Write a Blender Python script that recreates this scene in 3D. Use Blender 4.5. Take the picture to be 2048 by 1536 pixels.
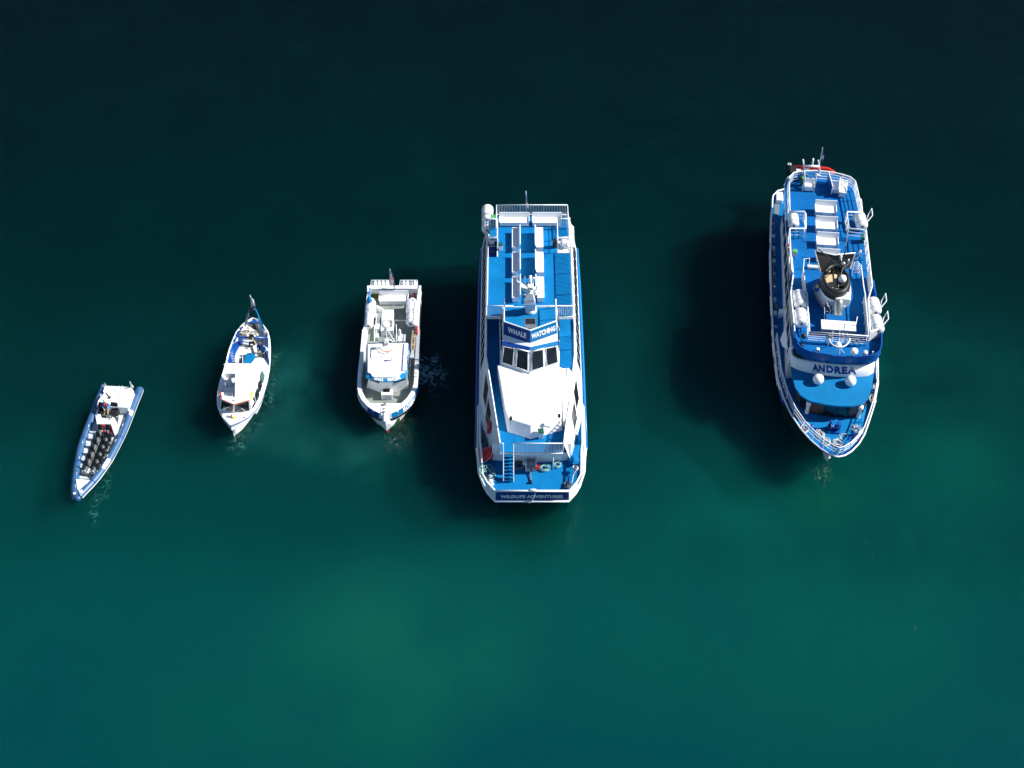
import bpy, bmesh, math, random
from mathutils import Vector, Matrix
R = math.radians
random.seed(7)
for o in list(bpy.data.objects):
    bpy.data.objects.remove(o)
scn = bpy.context.scene
COL = scn.collection

# ------------------------------------------------------------------ camera (drone, about 90 m up, looking 50 degrees down)
CAM_H, CAM_Y, TILT, FPX = 89.0, -75.0, R(40), 2900.0
cd = bpy.data.cameras.new('camera'); cam = bpy.data.objects.new('camera', cd); COL.objects.link(cam)
cam.location = (0, CAM_Y, CAM_H); cam.rotation_euler = (TILT, 0, 0)
cd.sensor_width = 36.0; cd.lens = 36.0 * FPX / 2048.0; cd.clip_start = 1.0; cd.clip_end = 6000.0
scn.camera = cam
# ------------------------------------------------------------------ sky, sun, exposure
SUN_EL, SUN_AZ = R(40), R(6)        # azimuth measured from +X towards +Y
w = bpy.data.worlds.new('World'); scn.world = w; w.use_nodes = True
nt = w.node_tree; nt.nodes.clear()
sky = nt.nodes.new('ShaderNodeTexSky'); sky.sky_type = 'NISHITA'; sky.sun_disc = False
sky.sun_elevation = SUN_EL; sky.sun_rotation = R(90) - SUN_AZ
sky.air_density = 1.1; sky.dust_density = 0.4; sky.ozone_density = 6.0
bg = nt.nodes.new('ShaderNodeBackground'); bg.inputs['Strength'].default_value = 0.058
wo = nt.nodes.new('ShaderNodeOutputWorld')
nt.links.new(sky.outputs[0], bg.inputs[0]); nt.links.new(bg.outputs[0], wo.inputs[0])
sd = bpy.data.lights.new('sun', 'SUN'); sd.energy = 4.6; sd.angle = R(0.5); sd.color = (1.0, 0.965, 0.91)
sun = bpy.data.objects.new('sun', sd); COL.objects.link(sun)
sv = Vector((math.cos(SUN_EL) * math.cos(SUN_AZ), math.cos(SUN_EL) * math.sin(SUN_AZ), math.sin(SUN_EL)))
sun.rotation_euler = (-sv).to_track_quat('-Z', 'Y').to_euler(); sun.location = sv * 200
scn.view_settings.view_transform = 'Standard'; scn.view_settings.look = 'None'
scn.view_settings.exposure = 0.82; scn.view_settings.gamma = 1.0; scn.view_settings.use_curve_mapping = False

# ------------------------------------------------------------------ surveying: picture point (u, v) at height h -> world
_c, _s = math.cos(TILT), math.sin(TILT)
def P(u, v, h=0.0):
    a = (u - 1024) / FPX; b = -(v - 768) / FPX
    t = (CAM_H - h) / (_c - b * _s)
    return Vector((t * a, CAM_Y + t * (b * _c + _s), h))
class Frame:                      # a boat's own frame: x to port, y aft, z up
    def __init__(s, u, v, yaw):
        s.o = P(u, v, 0); s.yaw = R(yaw)
    def L(s, u, v, h):
        p = P(u, v, h) - Vector((s.o.x, s.o.y, 0))
        c, n = math.cos(-s.yaw), math.sin(-s.yaw)
        return Vector((p.x * c - p.y * n, p.x * n + p.y * c, h))
    def W(s, p):
        c, n = math.cos(s.yaw), math.sin(s.yaw)
        return Vector((p[0] * c - p[1] * n + s.o.x, p[0] * n + p[1] * c + s.o.y, p[2]))

# ------------------------------------------------------------------ materials
MATS = {}
def mat(name, col, rough=0.5, var=0.12, scale=1.5, metal=0.0, dirt=None, dirt_amt=0.0, spec=0.5, coat=0.0, bump=0.0, fine=30.0):
    if name in MATS: return MATS[name]
    m = bpy.data.materials.new(name); m.use_nodes = True; n = m.node_tree; N = n.nodes
    b = N['Principled BSDF']
    b.inputs['Roughness'].default_value = rough; b.inputs['Metallic'].default_value = metal
    b.inputs['Specular IOR Level'].default_value = spec
    if coat: b.inputs['Coat Weight'].default_value = coat; b.inputs['Coat Roughness'].default_value = 0.15
    tc = N.new('ShaderNodeTexCoord')
    n1 = N.new('ShaderNodeTexNoise'); n1.inputs['Scale'].default_value = scale; n1.inputs['Detail'].default_value = 6; n1.inputs['Roughness'].default_value = .65
    n.links.new(tc.outputs['Object'], n1.inputs['Vector'])
    r1 = N.new('ShaderNodeValToRGB'); r1.color_ramp.elements[0].position = .3; r1.color_ramp.elements[1].position = .72
    lo = [max(0, c * (1 - var)) for c in col]; hi = [min(1, c * (1 + var) + var * 0.01) for c in col]
    r1.color_ramp.elements[0].color = (*lo, 1); r1.color_ramp.elements[1].color = (*hi, 1)
    n.links.new(n1.outputs[0], r1.inputs[0]); out = r1.outputs[0]
    if dirt:
        n2 = N.new('ShaderNodeTexNoise'); n2.inputs['Scale'].default_value = scale * 2.7; n2.inputs['Detail'].default_value = 8; n2.inputs['Roughness'].default_value = .75
        n2.noise_dimensions = '4D'; n2.inputs['W'].default_value = 3.3
        n.links.new(tc.outputs['Object'], n2.inputs['Vector'])
        mr = N.new('ShaderNodeMapRange'); mr.inputs[1].default_value = .52; mr.inputs[2].default_value = .75; mr.inputs[3].default_value = 0; mr.inputs[4].default_value = dirt_amt
        n.links.new(n2.outputs[0], mr.inputs[0])
        mx = N.new('ShaderNodeMix'); mx.data_type = 'RGBA'; n.links.new(mr.outputs[0], mx.inputs[0])
        n.links.new(out, mx.inputs[6]); mx.inputs[7].default_value = (*dirt, 1); out = mx.outputs[2]
    n.links.new(out, b.inputs['Base Color'])
    if bump:
        n3 = N.new('ShaderNodeTexNoise'); n3.inputs['Scale'].default_value = fine; n3.inputs['Detail'].default_value = 3
        n.links.new(tc.outputs['Object'], n3.inputs['Vector'])
        bp = N.new('ShaderNodeBump'); bp.inputs['Strength'].default_value = bump; bp.inputs['Distance'].default_value = .02
        n.links.new(n3.outputs[0], bp.inputs['Height']); n.links.new(bp.outputs[0], b.inputs['Normal'])
    MATS[name] = m; return m
HULL_MURK = mat('murk_tinted_hull', (.010, .050, .024), .8, .3, .7)  # underwater hull, with the murky water's dimming painted into the green
WHITE = mat('white_paint', (.87, .88, .88), .38, .05, .8, dirt=(.52, .50, .45), dirt_amt=.22)
WHITE2 = mat('white_gelcoat', (.88, .89, .88), .25, .03, .6, coat=.3, dirt=(.6, .58, .52), dirt_amt=.12)
CREAM = mat('cream_paint', (.74, .72, .62), .5, .08, 1.2, dirt=(.42, .34, .22), dirt_amt=.35)
RAILW = mat('rail_white', (.78, .80, .81), .35, .05, 3)
DECKB = mat('deck_blue', (.001, .152, .39), .75, .14, .55, spec=.10, dirt=(.012, .26, .44), dirt_amt=.50, bump=.3)
DECKA = mat('deck_blue_deep', (.001, .110, .34), .75, .15, .55, spec=.10, dirt=(.01, .20, .39), dirt_amt=.50, bump=.3)
ROOFB = mat('roof_blue', (.001, .155, .37), .65, .12, .5, spec=.14, dirt=(.03, .27, .42), dirt_amt=.40)
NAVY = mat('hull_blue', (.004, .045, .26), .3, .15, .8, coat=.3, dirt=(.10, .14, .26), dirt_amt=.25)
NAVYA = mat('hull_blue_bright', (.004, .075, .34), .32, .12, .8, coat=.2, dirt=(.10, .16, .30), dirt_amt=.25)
SIGNB_LIT = mat('sign_blue_lit', (.003, .17, .42), .35, .04, .8)  # lit-side copy of the sign blue
NAVY_SHADE = mat('navy_and_shaded_sign', (.003, .045, .26), .35, .04, .8)  # plain navy, also the sign blue with shade painted in
GLASS = mat('dark_glass', (.010, .014, .020), .15, .4, .9, spec=.45)
GLASS2 = mat('brown_glass', (.10, .060, .035), .2, .6, 1.6, spec=.4)
WINGG = mat('shadowed_wing_grey', (.060, .058, .054), .7, .25, 1.2)  # wing grey with its shadow painted in as a darker tone
TEALG = mat('pale_teal_glass', (.05, .13, .12), .2, .3, 1.2)
BLACK = mat('black_paint', (.008, .009, .010), .5, .2, 1.5)
RUBBER = mat('black_rubber', (.014, .015, .018), .6, .3, 3)
STEEL = mat('brushed_steel', (.48, .49, .48), .35, .15, 2, metal=.8)
ALU = mat('bare_aluminium', (.62, .64, .64), .38, .12, 2, metal=.55)
GREYD = mat('grey_deck', (.20, .23, .21), .7, .12, 1.2, dirt=(.18, .18, .16), dirt_amt=.35, bump=.3)
GREYL = mat('light_grey_paint', (.52, .56, .58), .5, .06, 1)
GREYM = mat('mid_grey_paint', (.16, .18, .19), .6, .12, 1)
RED = mat('red_plastic', (.62, .025, .015), .35, .12, 1.5)
ORANGE = mat('orange_plastic', (.75, .14, .02), .4, .1, 2)
YELLOW = mat('yellow_paint', (.80, .62, .03), .4, .06, 2)
GREEN = mat('green_plastic', (.10, .36, .12), .4, .12, 2)
GREEND = mat('dark_green_plastic', (.01, .10, .05), .4, .12, 2)
ROPEW = mat('white_rope', (.66, .64, .56), .85, .15, 8, dirt=(.35, .30, .2), dirt_amt=.4)
ROPEG = mat('turquoise_rope', (.24, .50, .43), .85, .2, 8, dirt=(.6, .66, .6), dirt_amt=.5)
ROPED = mat('grey_rope', (.16, .18, .17), .85, .25, 8)
CHAIN = mat('galvanised_chain', (.32, .31, .28), .5, .3, 9, metal=.5, dirt=(.25, .12, .06), dirt_amt=.5)
RIBB = mat('blue_hypalon', (.032, .105, .225), .42, .16, 1.1, dirt=(.05, .14, .32), dirt_amt=.35)
WOOD = mat('pale_timber', (.62, .46, .26), .6, .15, 3)
SKIN = mat('skin', (.55, .33, .24), .5, .08, 8)
HAIRG = mat('grey_hair', (.42, .38, .33), .7, .15, 20)
HAIRB = mat('brown_hair', (.13, .07, .04), .7, .15, 20)
JBLUE = mat('blue_jacket', (.01, .22, .55), .7, .12, 6)
JNAVY = mat('navy_jacket', (.008, .03, .20), .7, .12, 6)
KHAKI = mat('khaki_cloth', (.30, .28, .17), .8, .12, 6)
DARKC = mat('dark_trousers', (.02, .022, .03), .8, .15, 6)
CYAN = mat('cyan_paint', (.004, .20, .45), .4, .05, 1)

# ------------------------------------------------------------------ mesh builder
def V(*a): return Vector(a[0]) if len(a) == 1 else Vector(a)
def smooth(p, it=2):
    for _ in range(it):
        q_ = [p[0]]
        for a, b in zip(p, p[1:]): q_ += [a.lerp(b, .25), a.lerp(b, .75)]
        q_.append(p[-1]); p = q_
    return p
class MB:
    def __init__(s, m=WHITE): s.v = []; s.f = []; s.mi = []; s.sm = []; s.mats = [m]; s.cur = 0
    def use(s, m):
        if m not in s.mats: s.mats.append(m)
        s.cur = s.mats.index(m); return s
    def add(s, vs, fs, smooth=False):
        o = len(s.v); s.v += [tuple(v) for v in vs]
        for f in fs: s.f.append([i + o for i in f]); s.mi.append(s.cur); s.sm.append(smooth)
        return s
    def prism(s, poly, z0, z1, top=None):
        n = len(poly); top = top or poly
        g0 = z0 if callable(z0) else (lambda x, y: z0); g1 = z1 if callable(z1) else (lambda x, y: z1)
        vs = [(p[0], p[1], g0(p[0], p[1])) for p in poly] + [(p[0], p[1], g1(p[0], p[1])) for p in top]
        return s.add(vs, [list(range(n))[::-1], list(range(n, 2 * n))] + [[i, (i + 1) % n, n + (i + 1) % n, n + i] for i in range(n)])
    def box(s, x0, x1, y0, y1, z0, z1): return s.prism([(x0, y0), (x1, y0), (x1, y1), (x0, y1)], z0, z1)
    def obox(s, c, sz, rz=0, rx=0, ry=0):
        M = Matrix.Rotation(rz, 3, 'Z') @ Matrix.Rotation(ry, 3, 'Y') @ Matrix.Rotation(rx, 3, 'X'); c = V(c)
        vs = [c + M @ Vector((sx * sz[0] / 2, sy * sz[1] / 2, zz * sz[2] / 2)) for zz in (-1, 1) for sx, sy in ((-1, -1), (1, -1), (1, 1), (-1, 1))]
        return s.add(vs, [[3, 2, 1, 0], [4, 5, 6, 7]] + [[i, (i + 1) % 4, 4 + (i + 1) % 4, 4 + i] for i in range(4)])
    def tube(s, pts, r, n=6, closed=False, cap=True):
        pts = [V(p) for p in pts]; L = len(pts); rr = r if isinstance(r, (list, tuple)) else [r] * L
        rings = []; up0 = None
        for i, p in enumerate(pts):
            a = pts[(i - 1) % L] if (closed or i > 0) else p; b = pts[(i + 1) % L] if (closed or i < L - 1) else p
            d = (b - a)
            if d.length < 1e-6: d = Vector((0, 0, 1))
            d.normalize()
            if up0 is None: up0 = Vector((0, 0, 1)) if abs(d.z) < .9 else Vector((1, 0, 0))
            x = d.cross(up0)
            if x.length < 1e-4: x = d.cross(Vector((0, 1, 0)))
            x.normalize(); y = x.cross(d).normalized(); up0 = y
            rings.append([p + (x * math.cos(2 * math.pi * k / n) + y * math.sin(2 * math.pi * k / n)) * rr[i] for k in range(n)])
        vs = [v for ring in rings for v in ring]; fs = []
        for i in range(L if closed else L - 1):
            j = (i + 1) % L
            for k in range(n): fs.append([i * n + k, i * n + (k + 1) % n, j * n + (k + 1) % n, j * n + k])
        s.add(vs, fs, n > 5)
        if cap and not closed:
            o = len(s.v) - len(vs)
            for base, rev in ((o, True), (o + (L - 1) * n, False)):
                f = [base + k for k in range(n)]; s.f.append(f[::-1] if rev else f); s.mi.append(s.cur); s.sm.append(False)
        return s
    def lathe(s, prof, c=(0, 0, 0), n=20, M=None, smooth=True):
        c = V(c); M = M or Matrix.Identity(3); vs = []; fs = []
        for r, z in prof:
            for k in range(n):
                a = 2 * math.pi * k / n; vs.append(c + M @ Vector((r * math.cos(a), r * math.sin(a), z)))
        for i in range(len(prof) - 1):
            for k in range(n): fs.append([i * n + k, i * n + (k + 1) % n, (i + 1) * n + (k + 1) % n, (i + 1) * n + k])
        fs.append(list(range(n))[::-1]); fs.append([(len(prof) - 1) * n + k for k in range(n)])
        return s.add(vs, fs, smooth)
    def torus(s, c, R0, r, M=None, n=20, k=8):
        M = M or Matrix.Identity(3); c = V(c)
        return s.tube([c + M @ Vector((R0 * math.cos(2 * math.pi * i / n), R0 * math.sin(2 * math.pi * i / n), 0)) for i in range(n)], r, k, closed=True)
    def panel(s, pts, th):
        pts = [V(p) for p in pts]; n = len(pts)
        nr = Vector((0, 0, 0))
        for i in range(n): nr += (pts[i] - pts[0]).cross(pts[(i + 1) % n] - pts[0])
        nr.normalize(); vs = pts + [p - nr * th for p in pts]
        return s.add(vs, [list(range(n)), list(range(n, 2 * n))[::-1]] + [[i, n + i, n + (i + 1) % n, (i + 1) % n] for i in range(n)])
    def loft(s, rings, smooth=True, caps=True, closed=True):
        n = len(rings[0]); vs = [v for r in rings for v in r]; fs = []
        for i in range(len(rings) - 1):
            for k in range(n if closed else n - 1): fs.append([i * n + k, i * n + (k + 1) % n, (i + 1) * n + (k + 1) % n, (i + 1) * n + k])
        s.add(vs, fs, smooth)
        if caps:
            o = len(s.v) - len(vs)
            s.f.append([o + k for k in range(n)][::-1]); s.mi.append(s.cur); s.sm.append(False)
            s.f.append([o + (len(rings) - 1) * n + k for k in range(n)]); s.mi.append(s.cur); s.sm.append(False)
        return s
    def build(s, name, parent=None, loc=None, rz=0.0, bevel=0.0):
        me = bpy.data.meshes.new(name); bm = bmesh.new()
        bv = [bm.verts.new(v) for v in s.v]
        for f, mi, sm in zip(s.f, s.mi, s.sm):
            try: fc = bm.faces.new([bv[i] for i in f])
            except ValueError: continue
            fc.material_index = mi; fc.smooth = sm
        bmesh.ops.remove_doubles(bm, verts=bm.verts, dist=1e-5)
        bmesh.ops.recalc_face_normals(bm, faces=bm.faces)
        if name in ('hull', 'stem'):
            s.mats.append(HULL_MURK)
            for fc in bm.faces:
                if fc.calc_center_median().z < -.15: fc.material_index = len(s.mats) - 1
        bm.to_mesh(me); bm.free()
        for m in s.mats: me.materials.append(m)
        o = bpy.data.objects.new(name, me); COL.objects.link(o)
        if parent: o.parent = parent
        if loc is not None: o.location = loc
        if rz: o.rotation_euler = (0, 0, rz)
        if bevel:
            md = o.modifiers.new('bevel', 'BEVEL'); md.width = bevel; md.segments = 2; md.limit_method = 'ANGLE'
        return o
def tag(o, label=None, cat=None, group=None, kind=None):
    if label: o['label'] = label
    if cat: o['category'] = cat
    if group: o['group'] = group
    if kind: o['kind'] = kind
    return o
def empty(name, loc, rz, label, cat, group=None, roll=0.0):
    o = bpy.data.objects.new(name, None); COL.objects.link(o); o.location = loc; o.rotation_euler = (0, roll, rz)
    o.empty_display_size = .5
    return tag(o, label, cat, group)
def kids(o): return [c for c in bpy.data.objects if c.parent == o]
def copy_tree(o, parent=None):
    c = o.copy(); COL.objects.link(c)
    if parent: c.parent = parent
    for ch in kids(o): copy_tree(ch, c)
    return c
def rail(mb, pts, h=1.1, mids=(.5,), sp=1.3, r=.03, bal=0.0, top=1.4, closed=False):
    pts = [V(p) for p in pts]; up = Vector((0, 0, h))
    mb.tube([p + up for p in pts], r * top, 6, closed=closed)
    for m in mids: mb.tube([p + up * m for p in pts], r * .75, 5, closed=closed)
    seg = list(zip(pts, pts[1:])) + ([(pts[-1], pts[0])] if closed else [])
    for a, b in seg:
        L = (b - a).length; n = max(1, round(L / sp))
        for i in range(n + 1):
            p = a.lerp(b, i / n); mb.tube([p, p + up], r, 5)
        if bal:
            nb = int(L / bal)
            for i in range(1, nb):
                p = a.lerp(b, i / nb); mb.tube([p + up * .08, p + up * .99], .026, 4)
    return mb
def bil(p00, p10, p11, p01):
    p00, p10, p11, p01 = map(V, (p00, p10, p11, p01)); n = (p10 - p00).cross(p01 - p00).normalized()
    return lambda s, t, o=0.0: (p00 * (1 - s) + p10 * s) * (1 - t) + (p01 * (1 - s) + p11 * s) * t + n * o
def text_mesh(name, txt, fn, m, parent, bold=.02, space=1.0, th=.012, rect=(0, 1, 0, 1)):
    """lettering laid on a surface: fn(s, t, offset) -> point; rect in s and t"""
    cu = bpy.data.curves.new(name, 'FONT'); cu.body = txt; cu.size = 1; cu.offset = bold; cu.space_character = space; cu.resolution_u = 3
    ob = bpy.data.objects.new(name, cu); COL.objects.link(ob)
    dg = bpy.context.evaluated_depsgraph_get(); dg.update()
    me = bpy.data.meshes.new_from_object(ob.evaluated_get(dg)); bpy.data.objects.remove(ob)
    bm = bmesh.new(); bm.from_mesh(me); bmesh.ops.remove_doubles(bm, verts=bm.verts, dist=1e-4)
    xs = [v.co.x for v in bm.verts]; ys = [v.co.y for v in bm.verts]; x0, x1, y0, y1 = min(xs), max(xs), min(ys), max(ys)
    ret = bmesh.ops.extrude_face_region(bm, geom=bm.faces[:]); ev = [g for g in ret['geom'] if isinstance(g, bmesh.types.BMVert)]
    es = set(ev)
    for v in bm.verts:
        s = rect[0] + (rect[1] - rect[0]) * (v.co.x - x0) / (x1 - x0); t = rect[2] + (rect[3] - rect[2]) * (v.co.y - y0) / (y1 - y0)
        v.co = fn(s, t, th if v in es else -.004)
    bmesh.ops.recalc_face_normals(bm, faces=bm.faces)
    bm.to_mesh(me); bm.free(); me.materials.clear(); me.materials.append(m)
    for p in me.polygons: p.material_index = 0; p.use_smooth = False
    o = bpy.data.objects.new(name, me); COL.objects.link(o); o.parent = parent; return o
def window(name, fn, s0, s1, t0, t1, m, parent, off=.012, frame=None, fw=.05):
    mb = MB(m); q = [fn(s0, t0, off), fn(s1, t0, off), fn(s1, t1, off), fn(s0, t1, off)]
    mb.panel(q, .03); o = mb.build(name, parent)
    if frame:
        fb = MB(frame); ps = [fn(s0, t0, off), fn(s1, t0, off), fn(s1, t1, off), fn(s0, t1, off)]
        fb.tube(ps, fw, 4, closed=True); fb.build('frame', o)
    return o

# ------------------------------------------------------------------ people
def person(label, loc, rz, J, jacket, trousers, hair, scale=1.0, cap=None, shoes=RUBBER):
    """J: joints in metres, x right of the body, y forward (negative = facing), z up; body grown as one skin"""
    root = empty('person', loc, rz, label, 'person'); root.scale = (scale,) * 3
    names = ['pelvis', 'spine', 'chest', 'neck', 'head', 'crown', 'lsh', 'lel', 'lwr', 'lha', 'rsh', 'rel', 'rwr', 'rha', 'lhip', 'lkn', 'lan', 'lto', 'rhip', 'rkn', 'ran', 'rto']
    rad = dict(pelvis=(.16, .12), spine=(.15, .11), chest=(.18, .12), neck=(.06, .06), head=(.085, .10), crown=(.07, .08), lsh=(.075, .075), lel=(.052, .052), lwr=(.032, .032), lha=(.035, .022),
               lhip=(.095, .095), lkn=(.065, .065), lan=(.045, .045), lto=(.04, .03))
    ed = [('pelvis', 'spine'), ('spine', 'chest'), ('chest', 'neck'), ('neck', 'head'), ('head', 'crown'), ('chest', 'lsh'), ('lsh', 'lel'), ('lel', 'lwr'), ('lwr', 'lha'), ('chest', 'rsh'), ('rsh', 'rel'), ('rel', 'rwr'), ('rwr', 'rha'),
          ('pelvis', 'lhip'), ('lhip', 'lkn'), ('lkn', 'lan'), ('lan', 'lto'), ('pelvis', 'rhip'), ('rhip', 'rkn'), ('rkn', 'ran'), ('ran', 'rto')]
    pts = [V(J[n]) for n in names]; edges = [(names.index(a), names.index(b)) for a, b in ed]
    rr = [rad[n] if n in rad else rad['l' + n[1:]] for n in names]
    for side in ('l', 'r'):
        h = V(J[side + 'ha']); w0 = V(J[side + 'wr']); d = (h - w0).normalized(); x = d.cross(Vector((0, 0, 1)))
        x = x.normalized() if x.length > .1 else Vector((1, 0, 0)); y = x.cross(d)
        hi = names.index(side + 'ha')
        for k, (off, ln) in enumerate(((-.030, .075), (-.010, .088), (.010, .084), (.030, .066))):
            a = h + d * .03 + x * off; b = a + d * ln * .5 - y * .012; c2 = b + d * ln * .4 - y * .03
            i0 = len(pts); pts += [a, b, c2]; rr += [(.010, .010), (.009, .009), (.008, .008)]; edges += [(hi, i0), (i0, i0 + 1), (i0 + 1, i0 + 2)]
        a = h - d * .02 + x * (.045 if side == 'l' else -.045); b = a + d * .045 + x * (.015 if side == 'l' else -.015)
        i0 = len(pts); pts += [a, b]; rr += [(.012, .012), (.010, .010)]; edges += [(hi, i0), (i0, i0 + 1)]
    me = bpy.data.meshes.new('body'); me.from_pydata([tuple(p) for p in pts], edges, [])
    o = bpy.data.objects.new('body', me); COL.objects.link(o)
    sk = o.modifiers.new('skin', 'SKIN'); sk.use_smooth_shade = True
    for i, r in enumerate(rr): me.skin_vertices[0].data[i].radius = r
    me.skin_vertices[0].data[0].use_root = True
    sb = o.modifiers.new('sub', 'SUBSURF'); sb.levels = 1; sb.render_levels = 1
    dg = bpy.context.evaluated_depsgraph_get(); dg.update()
    nm = bpy.data.meshes.new_from_object(o.evaluated_get(dg)); bpy.data.objects.remove(o)
    for m in (SKIN, jacket, trousers, shoes): nm.materials.append(m)
    def near(a, b, c):
        ab = b - a; t = max(0, min(1, (c - a).dot(ab) / max(1e-9, ab.length_squared))); return (a + ab * t - c).length, t
    cls = {('pelvis', 'spine'): 1, ('spine', 'chest'): 1, ('chest', 'neck'): 1, ('neck', 'head'): 0, ('head', 'crown'): 0, ('chest', 'lsh'): 1, ('lsh', 'lel'): 1, ('lel', 'lwr'): 1, ('lwr', 'lha'): 0,
           ('chest', 'rsh'): 1, ('rsh', 'rel'): 1, ('rel', 'rwr'): 1, ('rwr', 'rha'): 0, ('pelvis', 'lhip'): 2, ('lhip', 'lkn'): 2, ('lkn', 'lan'): 2, ('lan', 'lto'): 3, ('pelvis', 'rhip'): 2, ('rhip', 'rkn'): 2, ('rkn', 'ran'): 2, ('ran', 'rto'): 3}
    for p in nm.polygons:
        best = min(((near(V(J[a]), V(J[b]), p.center)[0], c) for (a, b), c in cls.items()), key=lambda q: q[0]); p.material_index = best[1]; p.use_smooth = True
    bo = bpy.data.objects.new('body', nm); COL.objects.link(bo); bo.parent = root
    hd = V(J['head']); cr = V(J['crown']); up = (cr - hd).normalized(); f = V(J.get('face', (0, -1, 0))).normalized(); side = f.cross(up).normalized()
    cen = hd + up * .05
    hm = MB(cap or hair); M = Matrix((side, -f, up)).transposed()
    hm.lathe([(.001, .125), (.05, .115), (.083, .085), (.098, .04), (.096, .0), (.085, -.035), (.07, -.05)][::-1], cen - f * .012, 14, M)
    hm.build('cap' if cap else 'hair', root)
    if cap: MB(cap).obox(cen + f * .13 + up * .05, (.15, .09, .012), 0).build('peak', root)
    fm = MB(SKIN); fm.lathe([(.001, -.02), (.012, -.01), (.016, .0), (.008, .03), (.001, .035)], cen + f * .105 - up * .01, 6, M); fm.build('nose', root)
    em = MB(DARKC)
    for sx in (-1, 1): em.lathe([(.001, -.008), (.011, 0), (.001, .008)], cen + f * .092 + side * sx * .033 + up * .015, 6, M)
    em.build('eyes', root); mm = MB(RED).obox(cen + f * .09 - up * .045, (.045, .012, .01)); mm.build('mouth', root)
    ea = MB(SKIN)
    for sx in (-1, 1): ea.lathe([(.001, -.03), (.018, -.01), (.018, .015), (.001, .03)], cen + side * sx * .095, 6, M)
    ea.build('ears', root)
    return root
def seated(**k):
    J = dict(pelvis=(0, 0, .55), spine=(0, .02, .75), chest=(0, 0, 1.0), neck=(0, -.01, 1.16), head=(0, -.02, 1.24), crown=(0, -.03, 1.36), lsh=(.19, 0, 1.06), lel=(.27, -.16, .85), lwr=(.20, -.40, .82), lha=(.19, -.48, .82),
             rsh=(-.19, 0, 1.06), rel=(-.27, -.16, .85), rwr=(-.18, -.40, .82), rha=(-.17, -.48, .82), lhip=(.10, -.03, .52), lkn=(.14, -.45, .55), lan=(.14, -.50, .12), lto=(.15, -.64, .06), rhip=(-.10, -.03, .52), rkn=(-.14, -.45, .55), ran=(-.14, -.50, .12), rto=(-.15, -.64, .06))
    J.update(k); return J
def standing(**k):
    J = dict(pelvis=(0, 0, .95), spine=(0, .0, 1.12), chest=(0, -.02, 1.36), neck=(0, -.03, 1.52), head=(0, -.05, 1.60), crown=(0, -.07, 1.72), lsh=(.19, -.02, 1.43), lel=(.26, -.06, 1.15), lwr=(.22, -.28, 1.02), lha=(.20, -.36, 1.0),
             rsh=(-.19, -.02, 1.43), rel=(-.26, -.06, 1.15), rwr=(-.22, -.28, 1.02), rha=(-.20, -.36, 1.0), lhip=(.10, 0, .90), lkn=(.12, -.04, .50), lan=(.12, .02, .10), lto=(.13, -.13, .05), rhip=(-.10, 0, .90), rkn=(-.12, -.02, .50), ran=(-.13, .04, .10), rto=(-.14, -.11, .05))
    J.update(k); return J

# ------------------------------------------------------------------ shared deck gear
def canister(loc, rz, label, group='white life raft canisters', ln=1.5, r=.38, tiltx=0.0, name='life_raft_canister', up=False):
    """a ribbed liferaft container lying along its local y axis (or standing), origin at its base"""
    o = empty(name, loc, rz, label, 'life raft', group)
    M = Matrix.Rotation(R(-90), 3, 'X') if not up else Matrix.Identity(3)
    pr = [(.04, -ln / 2 - .06), (r * .55, -ln / 2 - .05), (r * .88, -ln / 2 + .02), (r * .97, -ln / 2 + .10)]
    for i in range(7):
        z = -ln / 2 + .16 + i * (ln - .32) / 6
        pr += [(r * .965, z - .045), (r * 1.02, z - .03), (r * 1.02, z + .03), (r * .965, z + .045)]
    pr += [(r * .97, ln / 2 - .10), (r * .88, ln / 2 - .02), (r * .55, ln / 2 + .05), (.04, ln / 2 + .06)]
    c = (0, 0, r + .06) if not up else (0, 0, ln / 2 + .08)
    MB(WHITE2).lathe(pr, c, 22, M).build('shell', o)
    s = MB(GREYL)
    for y in (-ln * .28, ln * .28):
        s.torus((c[0], c[1] + (0 if up else y), c[2] + (y if up else 0)), r * 1.035, .022, Matrix.Rotation(R(90), 3, 'X') if not up else None, 22, 5)
    s.build('strap', o)
    lb = MB(BLACK)
    if not up: lb.panel([(-.10, -ln / 2 - .10, c[2] + .02), (.04, -ln / 2 - .10, c[2] + .02), (.04, -ln / 2 - .10, c[2] + .2), (-.10, -ln / 2 - .10, c[2] + .2)], .02)
    else: lb.obox((0, -r - .01, c[2] + .1), (.16, .03, .2))
    lb.build('label_plate', o)
    if not up:
        k = MB(RAILW)
        for y in (-ln * .3, ln * .3):
            k.tube([(-r, y, .28), (-r * .6, y, .03), (r * .6, y, .03), (r, y, .28)], .035, 5)
        k.tube([(-r * .6, -ln * .42, .03), (-r * .6, ln * .42, .03)], .03, 5); k.tube([(r * .6, -ln * .42, .03), (r * .6, ln * .42, .03)], .03, 5)
        k.build('cradle', o)
    return o
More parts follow.
